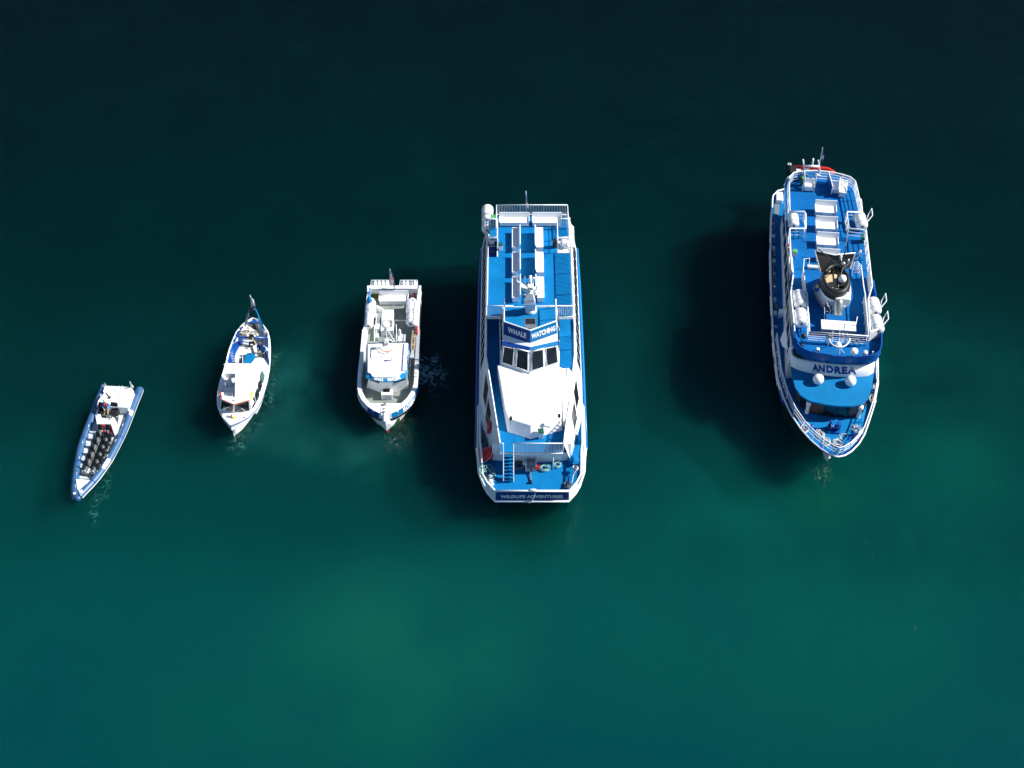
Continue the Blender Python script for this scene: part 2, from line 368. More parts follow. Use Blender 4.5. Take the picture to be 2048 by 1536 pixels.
def bench(loc, rz, ln, label, group, depth=.55, hs=.45, hb=.92, notch=False):
    """faces local -y, back along +y"""
    o = empty('bench', loc, rz, label, 'bench', group)
    MB(WHITE).box(-ln / 2, ln / 2, -depth, .0, hs - .06, hs).build('seat', o, bevel=.012)
    MB(WHITE).panel([(-ln / 2, .02, hs - .03), (ln / 2, .02, hs - .03), (ln / 2, .14, hb), (-ln / 2, .14, hb)], -.06).build('backrest', o, bevel=.01)
    b = MB(WHITE)
    b.box(-ln / 2 + .04, ln / 2 - .04, -depth + .04, -.02, .02, hs - .065)
    if notch:
        b.use(GREYL)
        b.box(-ln / 2 + .02, -ln / 2 + ln * .34, -depth - .012, -depth + .03, .05, hs - .08); b.box(ln / 2 - ln * .20, ln / 2 - .02, -depth - .012, -depth + .03, .05, hs - .08)
    b.build('locker_base', o)
    for x in (-ln / 2, ln / 2 - .05): MB(WHITE).prism([(x, -depth), (x + .05, -depth), (x + .05, .05), (x, .05)], hs + .002, hs + .14).build('end_panel', o)
    return o
def lifebuoy(loc, M, label, R0=.29, m=ORANGE, group='lifebuoys'):
    o = empty('lifebuoy', loc, 0, label, 'lifebuoy', group)
    MB(m).torus((0, 0, 0), R0, .075, M, 24, 8).build('ring', o)
    b = MB(WHITE)
    for k in range(4):
        a = R(45 + 90 * k); pts = [M @ Vector((R0 * math.cos(a + d), R0 * math.sin(a + d), 0)) for d in (-.18, -.06, .06, .18)]
        b.tube(pts, .085, 8)
    b.build('band', o); return o
def coil(name, loc, label, m, R0=.4, turns=6, r=.028, jitter=.10, group=None, flat=.9, tail=None, seed=1, cat='rope'):
    rnd = random.Random(seed); mb = MB(m); pts = []
    cx = cy = 0; n = turns * 14
    for i in range(n):
        a = 2 * math.pi * i / 14
        if i % 14 == 0:
            cx, cy = rnd.uniform(-jitter, jitter), rnd.uniform(-jitter, jitter); rr = R0 * rnd.uniform(.65, 1.1); ph = rnd.uniform(0, 6)
        pts.append((cx + rr * math.cos(a) * (1 + .12 * math.sin(2 * a + ph)), cy + rr * flat * math.sin(a), r + .022 * i / 14 * 1.4 + rnd.uniform(0, .01)))
    # smooth joins
    sm = [tuple(sum(pts[min(n - 1, max(0, i + d))][k] for d in (-1, 0, 1)) / 3 for k in range(3)) for i in range(n)]
    if tail: sm += [tuple(t) for t in tail]
    mb.tube(sm, r, 5); o = mb.build(name, None, loc); return tag(o, label, cat, group)
def bin_(loc, rz, label, body, lid, s=.42, h=.85, cat='bin'):
    o = empty('waste_bin', loc, rz, label, cat)
    MB(body).prism([(-s * .4, -s * .4), (s * .4, -s * .4), (s * .4, s * .4), (-s * .4, s * .4)], .02, h, [(-s / 2, -s / 2), (s / 2, -s / 2), (s / 2, s / 2), (-s / 2, s / 2)]).build('bin_body', o, bevel=.02)
    MB(lid).prism([(-s * .54, -s * .56), (s * .54, -s * .56), (s * .54, s * .54), (-s * .54, s * .54)], h + .003, h + .09, [(-s * .45, -s * .48), (s * .45, -s * .48), (s * .45, s * .42), (-s * .45, s * .42)]).build('lid', o, bevel=.015)
    return o
def flag(parent, base, top, fl, cols, wid=.55, drop=1.0, seed=0, name='flagpole'):
    """pole base->top in parent's frame, hanging flag below the top"""
    base, top = V(base), V(top)
    p = MB(RAILW).tube([base, top], .03, 6).build(name, parent)
    d = (base - top).normalized(); mb = MB(cols[0]); nx, ny = 10, 14
    sx = V(fl).normalized(); off = d.cross(sx).normalized(); P2 = []
    for i in range(ny + 1):
        t = i / ny
        for j in range(nx + 1):
            s = j / nx; q = top + d * (.12 + t * drop) + sx * (s * wid * (.55 + .45 * t)) + Vector((0, 0, -1)) * (s * .55) * wid + off * (.07 * math.sin(7 * s + 3 * t + seed)) * s
            P2.append(q)
    for i in range(ny):
        for j in range(nx):
            t, s = (i + .5) / ny, (j + .5) / nx
            c = cols[0]
            if len(cols) > 2:
                if abs(s - .35) < .16 or abs(t - .5) < .17: c = cols[1]
                if abs(s - .35) < .07 or abs(t - .5) < .08: c = cols[2]
            elif len(cols) == 2 and .3 < s < .6 and .3 < t < .6: c = cols[1]
            mb.use(c); a = i * (nx + 1) + j; n0 = [P2[a], P2[a + 1], P2[a + nx + 2], P2[a + nx + 1]]; mb.add(n0, [[0, 1, 2, 3]], True)
    f = mb.build('flag', p); f.modifiers.new('cloth_thickness', 'SOLIDIFY').thickness = .006
    return p

# ================================================================== WATER
def water_material(deep=False):
    m = bpy.data.materials.new('deep_water' if deep else 'sea_water'); m.use_nodes = True; n = m.node_tree; N = n.nodes; Lk = n.links.new
    b = N['Principled BSDF']
    geo = N.new('ShaderNodeNewGeometry'); sep = N.new('ShaderNodeSeparateXYZ'); Lk(geo.outputs['Position'], sep.inputs[0])
    def noise(scale, detail=4, rough=.55, wv=0.0, vec=None, dist=0.0):
        x = N.new('ShaderNodeTexNoise'); x.noise_dimensions = '4D'; x.inputs['Scale'].default_value = scale; x.inputs['Detail'].default_value = detail
        x.inputs['Roughness'].default_value = rough; x.inputs['W'].default_value = wv; x.inputs['Distortion'].default_value = dist
        Lk(vec or geo.outputs['Position'], x.inputs['Vector']); return x.outputs[0]
    def math_(op, a, c, clamp=False):
        x = N.new('ShaderNodeMath'); x.operation = op; x.use_clamp = clamp
        for i, q in enumerate((a, c)):
            if isinstance(q, (int, float)): x.inputs[i].default_value = q
            else: Lk(q, x.inputs[i])
        return x.outputs[0]
    def mixc(f, a, c):
        x = N.new('ShaderNodeMix'); x.data_type = 'RGBA'
        if isinstance(f, (int, float)): x.inputs[0].default_value = f
        else: Lk(f, x.inputs[0])
        for i, q in ((6, a), (7, c)):
            if isinstance(q, tuple): x.inputs[i].default_value = (*q, 1)
            else: Lk(q, x.inputs[i])
        return x.outputs[2]
    def rng(v, a, c, lo=0.0, hi=1.0, smooth=True):
        x = N.new('ShaderNodeMapRange'); x.interpolation_type = 'SMOOTHSTEP' if smooth else 'LINEAR'
        for i, q in enumerate((a, c, lo, hi)): x.inputs[i + 1].default_value = q
        Lk(v, x.inputs[0]); return x.outputs[0]
    wv = N.new('ShaderNodeVectorMath'); wv.operation = 'MULTIPLY_ADD'
    nz = N.new('ShaderNodeTexNoise'); nz.inputs['Scale'].default_value = .16; nz.inputs['Detail'].default_value = 5; Lk(geo.outputs['Position'], nz.inputs['Vector'])
    wv.inputs[1].default_value = (5, 5, 0); Lk(nz.outputs['Color'], wv.inputs[0]); Lk(geo.outputs['Position'], wv.inputs[2])
    sh = N.new('ShaderNodeVectorMath'); sh.operation = 'SUBTRACT'; sh.inputs[1].default_value = (2.5, 2.5, 0); Lk(wv.outputs[0], sh.inputs[0]); warped = sh.outputs[0]
    def spot(u, v, rx, ry):          # soft patch round a place on the water: sediment, foam, painted reflections
        c = P(u, v, 0); mp = N.new('ShaderNodeMapping'); mp.vector_type = 'TEXTURE'
        mp.inputs['Location'].default_value = c; mp.inputs['Scale'].default_value = (rx, ry, 50)
        Lk(warped, mp.inputs['Vector'])
        ln = N.new('ShaderNodeVectorMath'); ln.operation = 'LENGTH'; Lk(mp.outputs[0], ln.inputs[0])
        return rng(ln.outputs['Value'], 1.0, .15, 0, 1)
    # turbidity tint with view-angle and vignette darkening painted in towards far side and edges
    big = noise(.028, 5, .55, 1.0)
    yy = math_('ADD', sep.outputs[1], math_('MULTIPLY', math_('SUBTRACT', big, .5), -22.0))
    yy = math_('ADD', yy, math_('MULTIPLY', math_('ABSOLUTE', sep.outputs[0], 0), .10))
    f = rng(yy, -36, 56, 0, 1, False)
    cr = N.new('ShaderNodeValToRGB'); Lk(f, cr.inputs[0]); e = cr.color_ramp; e.interpolation = 'EASE'
    cols = WCOL
    e.elements[0].position = cols[0][0]; e.elements[0].color = (*cols[0][1], 1)
    e.elements[1].position = cols[-1][0]; e.elements[1].color = (*cols[-1][1], 1)
    for p, c in cols[1:-1]:
        k = e.elements.new(p); k.color = (*c, 1)
    col = cr.outputs[0]
    patchy = [noise(.10, 5, .6, 8.0), noise(.13, 5, .6, 3.0)]
    for (u, v, rx, ry, c, a) in PATCHES:
        s_ = math_('MULTIPLY', spot(u, v, rx, ry), math_('MULTIPLY', rng(patchy[int(u) % 2], .30, .68), a))
        col = mixc(s_, col, c)
    col = mixc(math_('MULTIPLY', rng(noise(.28, 7, .75, 4.0, None, .8), .42, .74), .09), col, (.004, .075, .060))
    # foam flecks and stirred water, plus hull reflections and glints painted into the colour
    refl_lace = math_('ABSOLUTE', math_('SUBTRACT', noise(1.15, 3, .5, 9.0, None, 1.6), .5), 0)
    fz = noise(1.5, 7, .72, 5.2, dist=1.2); col2 = col
    for (u, v, rx, ry, dens, c) in FOAM_AND_REFL:
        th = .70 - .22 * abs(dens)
        s_ = math_('MULTIPLY', spot(u, v, rx, ry), rng(fz, th, th + .13) if dens > 0 else rng(refl_lace, .030 * -dens, .004))
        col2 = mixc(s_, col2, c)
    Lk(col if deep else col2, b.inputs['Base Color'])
    if deep:
        b.inputs['Roughness'].default_value = 1; b.inputs['Specular IOR Level'].default_value = 0
        b.inputs['Subsurface Weight'].default_value = 1.0; b.inputs['Subsurface Radius'].default_value = (.5, 1.4, 1.5); b.inputs['Subsurface Scale'].default_value = 3.6; b.subsurface_method = 'BURLEY'
        return m
    b.inputs['Roughness'].default_value = .12; b.inputs['IOR'].default_value = 1.333; b.inputs['Specular IOR Level'].default_value = .24
    b.inputs['Subsurface Weight'].default_value = WSSS
    b.inputs['Subsurface Radius'].default_value = (.5, 1.4, 1.5); b.inputs['Subsurface Scale'].default_value = 3.6; b.subsurface_method = 'BURLEY'
    # ripples: fine cat's paws stretched across the wind, plus low swell
    mp = N.new('ShaderNodeMapping'); mp.inputs['Rotation'].default_value = (0, 0, R(28)); mp.inputs['Scale'].default_value = (.45, 1.7, 1); Lk(geo.outputs['Position'], mp.inputs['Vector'])
    r1 = noise(2.4, 6, .6, 2.0, mp.outputs[0], .4); r2 = noise(.22, 3, .5, 7.0, mp.outputs[0]); r3 = noise(6.0, 3, .6, 5.0)
    hgt = math_('ADD', math_('ADD', math_('MULTIPLY', r1, .10), math_('MULTIPLY', r2, .12)), math_('MULTIPLY', r3, .015))
    bp = N.new('ShaderNodeBump'); bp.inputs['Strength'].default_value = .7; bp.inputs['Distance'].default_value = 1.0
    Lk(hgt, bp.inputs['Height']); Lk(bp.outputs[0], b.inputs['Normal'])
    tr = N.new('ShaderNodeBsdfTransparent'); mx = N.new('ShaderNodeMixShader'); mx.inputs[0].default_value = WOPQ
    Lk(tr.outputs[0], mx.inputs[1]); Lk(b.outputs[0], mx.inputs[2]); Lk(mx.outputs[0], N['Material Output'].inputs['Surface'])
    return m
WSSS = 1.0
WOPQ = 0.5           # share of the light turned back by the first decimetres of murky water; the rest comes from the layer beneath
WDEPTH = -2.1
WCOL = [(0.0, (.0006, .052, .060)), (.17, (.0010, .062, .060)), (.30, (.0008, .041, .040)), (.44, (.0005, .0225, .0225)), (.62, (.0003, .0130, .0140)), (.80, (.0003, .0090, .0105)), (1.0, (.0002, .0058, .0078))]
PATCHES = [(800, 1290, 13, 11, (.004, .096, .066), .9), (560, 1450, 17, 9, (.0015, .076, .056), .8), (700, 1380, 10, 8, (.0025, .084, .060), .6), (1650, 1100, 26, 18, (.0012, .082, .066), .95), (1850, 850, 15, 20, (.0012, .068, .054), .9), (1560, 1330, 20, 10, (.0012, .066, .054), .6),
           (2040, 1330, 7, 14, (.0006, .042, .050), .5), (60, 1350, 14, 12, (.0004, .042, .054), .4), (590, 765, 3.6, 7.5, (.009, .105, .096), 1.0), (590, 862, 5.5, 3.2, (.008, .098, .088), 1.0), (735, 905, 5, 2.4, (.007, .085, .078), 1.0), (1650, 975, 4.2, 4, (.003, .080, .036), 1.0), (1060, 1045, 5, 3.2, (.001, .030, .016), .8), (1230, 690, 6, 8, (.0008, .034, .030), .6)]  # greens just below the two large bows: hull reflections painted into the water
FOAM_AND_REFL = [(700, 915, 6.5, 1.8, .36, (.05, .17, .14)), (580, 780, 2.4, 5.5, .30, (.10, .25, .22)), (864, 735, 1.9, 3.0, 1.0, (.36, .70, .85)), (856, 625, 1.4, 2.4, .7, (.15, .38, .5)), (1190, 640, 1.8, 3.2, .42, (.14, .30, .27)), (1240, 820, 2.4, 2.0, .30, (.12, .26, .24)),
        (545, 715, 1.0, 2.4, -.8, (.06, .26, .21)), (538, 765, 1.0, 2.4, -.8, (.06, .26, .21)), (524, 812, 1.0, 2.2, -.9, (.07, .30, .24)), (508, 850, 1.1, 1.8, -.9, (.06, .25, .20)), (486, 885, 1.2, 1.6, -1.0, (.06, .25, .20)), (232, 945, .6, 2.2, -.8, (.06, .25, .20)), (212, 980, .6, 2.0, -.8, (.06, .25, .20)), (190, 1015, .7, 2.2, -.7, (.08, .30, .26)),  # line networks painted as reflections of the hull sides
        (800, 855, 1.7, 1.6, -.9, (.12, .16, .12)), (785, 885, 1.5, 1.2, -.8, (.12, .20, .16)), (1150, 1045, .6, 3.6, -.7, (.05, .20, .15)), (780, 130, 4, 2.2, .30, (.14, .26, .26)), (1720, 1110, .9, 2.6, .44, (.6, .75, .7)), (780, 300, 5, 3, .22, (.05, .12, .12)),  # negative densities paint hull reflections; the near-white fleck is a painted glint
        (1750, 1220, 2.2, 3.0, .34, (.6, .75, .7)), (1690, 1278, 2.2, 1.2, .26, (.4, .6, .55)), (1822, 1248, .6, .6, .55, (.6, .7, .7)), (1656, 945, .9, 1.3, -.8, (.16, .30, .18)), (1400, 720, 4, 8, .25, (.02, .06, .07)), (320, 560, 8, 5, .20, (.03, .09, .09))]  # pale lower-right flecks are painted glints; negative density paints a bow reflection
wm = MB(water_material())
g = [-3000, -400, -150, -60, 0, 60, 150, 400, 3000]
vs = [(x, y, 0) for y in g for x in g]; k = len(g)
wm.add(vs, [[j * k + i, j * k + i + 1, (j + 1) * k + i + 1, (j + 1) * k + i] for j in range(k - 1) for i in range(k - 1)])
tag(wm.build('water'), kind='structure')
wd = MB(water_material(True)); wd.add([(x, y, WDEPTH) for x, y, z in vs], [[j * k + i, j * k + i + 1, (j + 1) * k + i + 1, (j + 1) * k + i] for j in range(k - 1) for i in range(k - 1)])
tag(wd.build('deep_water'), kind='structure')

# ================================================================== BLUE AND WHITE CATAMARAN (second from the right)
F4 = Frame(1060, 745, 0); q = F4.L; SHX = -.05
CAT = empty('catamaran', (F4.o.x, F4.o.y, 0), F4.yaw, 'wide blue and white catamaran with WILDLIFE ADVENTURES on its square bow', 'boat', 'tour boats lined up on the water')
def zz(ox, oy, k=5.906): return lambda x, y, h: F4.L(ox + x / k, oy + y / k, h)
A1, A2, A3 = zz(900, 360), zz(900, 600), zz(900, 800)
def catworld(p): return F4.W(p)
# gunwale outline (z 1.95), port/right side then mirrored
HB = [(4.02, 12.3), (4.10, 8), (4.12, 0), (4.12, -5), (4.10, -9.2), (4.0, -10.1), (3.90, -11.45), (3.52, -12.75), (3.2, -13.4), (2.70, -14.07)]
def sym(l): return [(x, y) for x, y in l] + [(-x, y) for x, y in reversed(l)]
# hulls
hb = MB(NAVY)
for s in (-1, 1):
    rings = []
    for (xo, y), yw in zip(HB, [12.3, 8, 0, -5, -9.0, -9.6, -10.6, -11.4, -11.9, -12.3]):
        xi = 1.5 if y > -9.3 else 1.5 + (-y - 9.3) * .24
        xow = 3.75 if y > -9.3 else max(xi + .02, 3.75 - (-y - 9.3) * .27)
        rings.append([Vector((s * xi, yw, -1.8)), Vector((s * xow * .97, yw, -1.8)), Vector((s * xow, yw + .1, 0)), Vector((s * (xo - .12), (y + yw) / 2 if y < -9 else y, 1.2)), Vector((s * xo, y, 1.9)), Vector((s * (xi - .05), y if y > -9.3 else y + .2, 1.9))])
    hb.loft(rings, smooth=False)
hb.build('hull', CAT)
gb = MB(WHITE); pl = [(x + .03, y) for x, y in HB[:-1]] + [(2.72, -14.10)]
gb.tube([(x, y, 1.97) for x, y in sym(pl[4:])], .085, 6)
for s in (-1, 1): gb.use(NAVY if s < 0 else SIGNB_LIT); gb.tube([(s * (x + .04), y, 1.80) for x, y in pl[:5]], .12, 8)  # right strake brighter blue: sunlit side painted in
gb.build('gunwale', CAT)
db = MB(DECKB); db.prism(sym([(x - .06, y + (.04 if y < -14 else 0)) for x, y in HB]), 1.70, 1.99); db.build('bow_deck', CAT)
# bulwark round the bow
bl = [(3.92, -5.2, 2.55), (3.85, -9.2, 2.75), (3.74, -10.2, 3.0), (3.62, -12.4, 3.0), (3.28, -13.15, 3.0), (2.66, -13.93, 3.0)]
lo = [(4.08, -5.2), (4.06, -9.2), (3.98, -10.1), (3.84, -11.9), (3.42, -12.95), (2.72, -14.03)]
bb = MB(WHITE)
for s in (-1, 1):
    for i in range(len(bl) - 1):
        a, b = bl[i], bl[i + 1]; c, d = lo[i], lo[i + 1]
        if i in (3,): bb.use(WHITE)
        e_ = .34 if i < 4 else 1.0
        bb.panel([(s * c[0], c[1], 2.0), (s * d[0], d[1], 2.0), (s * (d[0] + (b[0] - d[0]) * e_), d[1] + (b[1] - d[1]) * e_, 2 + (b[2] - 2) * e_), (s * (c[0] + (a[0] - c[0]) * e_), c[1] + (a[1] - c[1]) * e_, 2 + (a[2] - 2) * e_)], .07 * s)
    bb.tube([(s * p[0], p[1], p[2] + .02) for p in bl], .075, 6)
    for i in range(len(bl) - 1):
        a, b = V(s * bl[i][0], *bl[i][1:]), V(s * bl[i + 1][0], *bl[i + 1][1:]); c, d = V(s * lo[i][0], lo[i][1], 2.3), V(s * lo[i + 1][0], lo[i + 1][1], 2.3)
        nb = max(2, int((b - a).length / .15))
        for k_ in range(nb): bb.tube([c.lerp(d, k_ / nb), a.lerp(b, k_ / nb)], .016, 4)
bb.panel([(-2.72, -14.03, 1.9), (2.72, -14.03, 1.9), (2.66, -13.93, 3.0), (-2.66, -13.93, 3.0)], .07)
bb.tube([(-2.68, -13.93, 3.03), (2.68, -13.93, 3.03)], .085, 6)
bb.tube([(-.2, -13.9, 3.1), (.05, -13.9, 3.12), (.3, -13.9, 3.1)], .09, 6)
bb.build('bulwark', CAT)
fn = bil((-2.66, -14.05, 2.02), (2.66, -14.05, 2.02), (2.62, -13.96, 2.94), (-2.62, -13.96, 2.94))
np_ = MB(NAVY_SHADE).panel([fn(0, 0, .012), fn(1, 0, .012), fn(1, 1, .012), fn(0, 1, .012)], .02).build('name_panel', CAT)  # dark blue here includes the shade on the bow face
text_mesh('lettering', 'WILDLIFE ADVENTURES', fn, WHITE, np_, .045, 1.05, .03, (.065, .93, .30, .66))
for s in (-1, 1):
    fp = bil((s * 3.40, -13.02, 2.1), (s * 2.78, -13.98, 2.1), (s * 2.72, -13.88, 2.9), (s * 3.30, -13.10, 2.9))
    MB(NAVY if s < 0 else SIGNB_LIT).panel([fp(0, 0, .03 * s), fp(1, 0, .03 * s), fp(1, 1, .03 * s), fp(0, 1, .03 * s)], .02 * s).build('corner_panel', CAT)  # left corner dark, right corner bright: shade and sun painted in
lb = MB(RAILW); lb.tube([(.30, -13.9, 3.0), (.18, -14.08, 2.6), (-.05, -14.18, 1.95), (-.25, -14.2, 1.9)], .035, 5); lb.tube([(-.35, -14.15, 2.0), (.0, -14.2, 2.02), (-.02, -14.12, 2.12), (-.33, -14.1, 2.12)], .03, 5, closed=True); lb.build('anchor_bracket', CAT)

# saloon sides
sal = MB(WHITE)
def side(s):
    ZT = 5.15 if s < 0 else 4.35
    A = [(s * 4.02, 12.1, 1.99), (s * 4.04, -2.6, 1.99), (s * 3.45, -2.6, ZT), (s * 3.46, 12.1, ZT)]
    B = [(s * 4.04, -2.6, 1.99), (s * 4.0, -6.0, 1.99), (s * 3.45, -2.6, ZT)]
    C = [(s * 4.0, -6.0, 1.99), (s * 2.93, -10.34, 1.99), (s * 2.33, -11.1, 5.05), (s * 3.45, -2.6, ZT)]
    return A, B, C
for s in (-1, 1):
    A, B, C = side(s)
    sal.panel(A, -.06 * s); sal.panel(B, -.06 * s)
    # the raked shoulder is a warped surface: split it finely
    f = bil(C[0], C[1], C[2], C[3])
    for i in range(6):
        for j in range(3):
            sal.panel([f(i / 6, j / 3), f((i + 1) / 6, j / 3), f((i + 1) / 6, (j + 1) / 3), f(i / 6, (j + 1) / 3)], -.06 * s)
    sal.tube([(s * 3.46, 12, 5.18 if s < 0 else 4.38), (s * 3.45, -2.6, 5.18 if s < 0 else 4.38), (s * 2.33, -11.1, 5.08)], .05, 5)
sal.panel([(-2.93, -10.34, 1.99), (-.1, -10.62, 1.99), (-.1, -10.62, 4.05), (-2.93, -10.34, 4.05)], .06)
sal.panel([(-.1, -10.62, 1.99), (2.93, -10.34, 1.99), (2.93, -10.34, 4.05), (-.1, -10.62, 4.05)], .06)
sal.panel([(-4.0, 12.1, 1.99), (4.0, 12.1, 1.99), (3.46, 12.1, 5.1), (-3.46, 12.1, 5.1)], -.06)
# front struts and braces under the balcony
for x in (-1.75, 1.55): sal.tube([(x, -10.5, 3.3), (x, -11.15, 4.05)], .05, 5)
for x in (1.6,): sal.tube([(x, -11.2, 2.0), (x, -11.2, 4.05)], .05, 6)
SALOON = sal.build('saloon', CAT)
for s in (-1, 1):
    A, B, C = side(s); fa = bil(A[0], A[1], A[2], A[3]); fc = bil(C[0], C[1], C[2], C[3])
    n = 13
    for i in range(n):
        a = .06 + i * .92 / n
        window('window', fa, a, a + .052, .22, .72, GLASS, SALOON, -.012 * s)
    for a0, a1, t0, t1 in ((.10, .29, .42, .82), (.34, .55, .28, .70)):
        window('window', fc, a0, a1, t0, t1, GLASS2 if s < 0 else GLASS, SALOON, -.012 * s, frame=GREYL, fw=.02)
ff = bil((-2.93, -10.34, 1.99), (-.1, -10.62, 1.99), (-.1, -10.62, 4.05), (-2.93, -10.34, 4.05)); fg = bil((-.1, -10.62, 1.99), (2.93, -10.34, 1.99), (2.93, -10.34, 4.05), (-.1, -10.62, 4.05))
window('window', ff, .50, .86, .50, .86, GLASS, SALOON); window('window', fg, .12, .42, .50, .86, GLASS, SALOON); window('window', fg, .62, .90, .5, .86, GLASS, SALOON)
# red hose cabinet low on the shaded shoulder
fc = bil(*side(-1)[2]); hc = MB(RED)
ctr = (fc(.66, .48, -.02)); hex_ = [(.0, .16), (.5, .30), (1, .16), (1, -.12), (.5, -.30), (0, -.12)]
hc.panel([fc(.56 + .12 * a, .45 + b * .62, .10) for a, b in hex_], .09); HC = hc.build('hose_cabinet', SALOON)
MB(GREYL).torus(fc(.62, .45, .13), .10, .03, Matrix.Rotation(R(60), 3, 'X'), 12, 5).build('hose_reel', HC)

# the walkway deck (z 4.2)
wk = MB(DECKB); wk.prism([(-3.42, 3.0), (-3.40, -2.6), (-2.30, -11.3), (2.30, -11.3), (3.40, -2.6), (3.42, 3.0)], 4.06, 4.2); WALK = wk.build('walkway_deck', CAT)
mk = MB(WHITE); mk.box(-2.36, 2.30, -11.40, -11.31, 4.02, 4.19); mk.box(-1.2, 2.25, -11.33, -11.27, 4.2, 4.24); mk.build('deck_edge', WALK)
# low white coach roof ahead of the wheelhouse
ro = [(-2.56, -4.13), (-2.29, -5.81), (-1.97, -8.1), (-1.72, -8.9), (-.06, -9.50), (2.05, -8.85), (2.2, -8.1), (2.3, -4.3)]
rb = [(-2.58, -4.0), (-2.31, -5.81), (-1.99, -8.1), (-1.80, -9.42), (-.06, -10.10), (2.3, -9.28), (2.30, -8.1), (2.33, -4.0)]
co = MB(WHITE); co.prism(rb, 4.21, lambda x, y: 5.18 + (y + 9.3) * .10, top=ro); COACH = co.build('coach_roof', CAT, bevel=.05)
sl = MB(WHITE); sl.prism([(2.32, -9.0), (2.55, -8.9), (3.16, -4.9), (3.22, -3.9), (2.95, -3.55), (2.36, -3.6)], 4.21, 4.95, [(2.32, -8.8), (2.50, -8.7), (3.02, -4.9), (3.08, -4.1), (2.9, -3.75), (2.36, -3.8)]).build('companion_casing', CAT, bevel=.04)
sm = MB(GREYL)
for pts in ([A2(1245, 930, 5.5), A2(1225, 1250, 5.3), A2(1190, 1480, 5.2)], [A2(1275, 940, 5.5), A2(1235, 1350, 5.3), A2(1210, 1500, 5.2)]):
    sm.tube([p + Vector((0, 0, -.02)) for p in pts], .012, 4)
sm.build('seam', COACH)
# floodlights on posts at the front of the coach roof
for u, v in ((718, 1405), (1290, 1375)):
    p = A2(u, v, 5.9); fo = empty('deck_floodlight', p, 0, None, None); fo.parent = CAT
    MB(GREYM).tube([(0, 0, .0), (0, -.02, -.66)], .025, 5).build('post', fo)
    MB(BLACK).obox((0, 0, .08), (.20, .14, .26), 0, R(-20)).build('lamp_head', fo)

# sun deck (z 6.4)
XL, XR = -3.36, 3.24
yF, yA = .30, 11.62
l0 = A1(410, 700, 6.4); l1 = A1(560, 910, 6.4); r0 = A1(1265, 700, 6.4); r1 = A1(1385, 860, 6.4)
sdk = MB(DECKB)
hx = l1.x; ya, yb = l1.y, l0.y
sdk.box(hx, r0.x, yF, yA, 6.28, 6.4)
sdk.box(XL, hx - .001, yF, ya, 6.28, 6.4); sdk.box(XL + .1, hx - .001, yb, yA - .3, 6.28, 6.4)
sdk.box(r0.x + .001, XR, yF, r1.y, 6.28, 6.4); sdk.box(r0.x + .001, XR - .1, r0.y, yA - .3, 6.28, 6.4)
SUND = sdk.build('sun_deck', CAT)
ed = MB(WHITE); ed.box(XL, XR, yF - .10, yF - .003, 6.15, 6.41); ed.box(XL - .09, XL - .003, yF - .1, ya, 6.2, 6.42); ed.box(XR + .003, XR + .09, yF - .1, yA - .3, 6.2, 6.42)
ed.box(hx - .04, hx + .04, ya, yb, 6.2, 6.46); ed.box(XL, hx, yb + .003, yb + .1, 6.2, 6.6); ed.box(r0.x, XR, r0.y + .003, r0.y + .1, 6.2, 6.6)
ed.box(-2.8, 3.1, yA + .003, yA + .08, 6.2, 6.42); ed.build('deck_edge', SUND)
us = MB(WHITE); us.box(-2.66, 2.7, 2.4, 11.2, 4.21, 6.27); us.box(-3.3, -2.9, yb + .2, 11.4, 4.2, 6.27); us.box(-3.42, 3.42, 3.0, 11.9, 4.05, 4.19); us.build('upper_saloon', CAT)
tr = MB(NAVY); tr.box(XL - .02, hx, ya - .2, yb, 4.25, 4.4)
for i in range(8): tr.box(XL, hx - .06, ya + .05 + i * .42, ya + .45 + i * .42, 4.42 + i * .23, 4.50 + i * .23)
tr.build('stair_well', CAT)
st2 = MB(WHITE)
for i in range(7): st2.box(r0.x + .1, XR - .1, r1.y + .1 + i * .3, r1.y + .38 + i * .3, 4.5 + i * .25, 4.54 + i * .25)
st2.build('stair_well', CAT)
# rails
def crail(name, pts, **k):
    mb = MB(RAILW); rail(mb, pts, **k); return mb.build(name, CAT)
crail('side_rail', [(XL, yF, 6.41), (XL, ya, 6.41)], h=1.1, bal=.14, mids=(), sp=2.0)
crail('side_rail', [(XR, yF, 6.41), (XR, r1.y, 6.41)], h=1.1, bal=.14, mids=(), sp=2.0)
crail('side_rail', [(XR - .1, r0.y, 6.41), (XR - .15, yA - .1, 6.41), ], h=1.1, bal=.14, mids=(), sp=2.0)
crail('stern_rail', [(-2.72, yA, 6.41), (3.08, yA, 6.41)], h=1.1, bal=.13, mids=(.25,), sp=1.9)
crail('stern_rail', [(-2.72, yA, 6.41), (-2.72, yb + .1, 6.41)], h=1.1, bal=0, mids=(.5,), sp=1.2)
g0 = A1(440, 1536, 6.4).y
gl = A2(745, 150, 6.4).x; gr = A2(862, 150, 6.4).x
crail('front_rail', [(XL, yF + .02, 6.42), (gl, yF + .02, 6.42)], h=1.1, bal=.14, mids=(), sp=1.6)
crail('front_rail', [(gr, yF + .02, 6.42), (XR, yF + .02, 6.42)], h=1.1, bal=.14, mids=(), sp=1.6)
for x0, x1, y0, y1 in ((hx - .9, hx, yb + .12, yb + 1.2), (r0.x, XR - .1, r0.y + .12, r0.y + 1.25)):
    crail('corner_rail', [(x0, y1, 6.41), (x1 if x0 < 0 else x0, y1, 6.41)] if x0 < 0 else [(x0, y1, 6.41), (x1, y1, 6.41)], h=1.1, bal=.17, mids=(), sp=1)
crail('corner_rail', [(hx, yb + 1.2, 6.41), (hx, ya + .8, 6.41)], h=1.1, bal=0, mids=(.5,), sp=1.2)
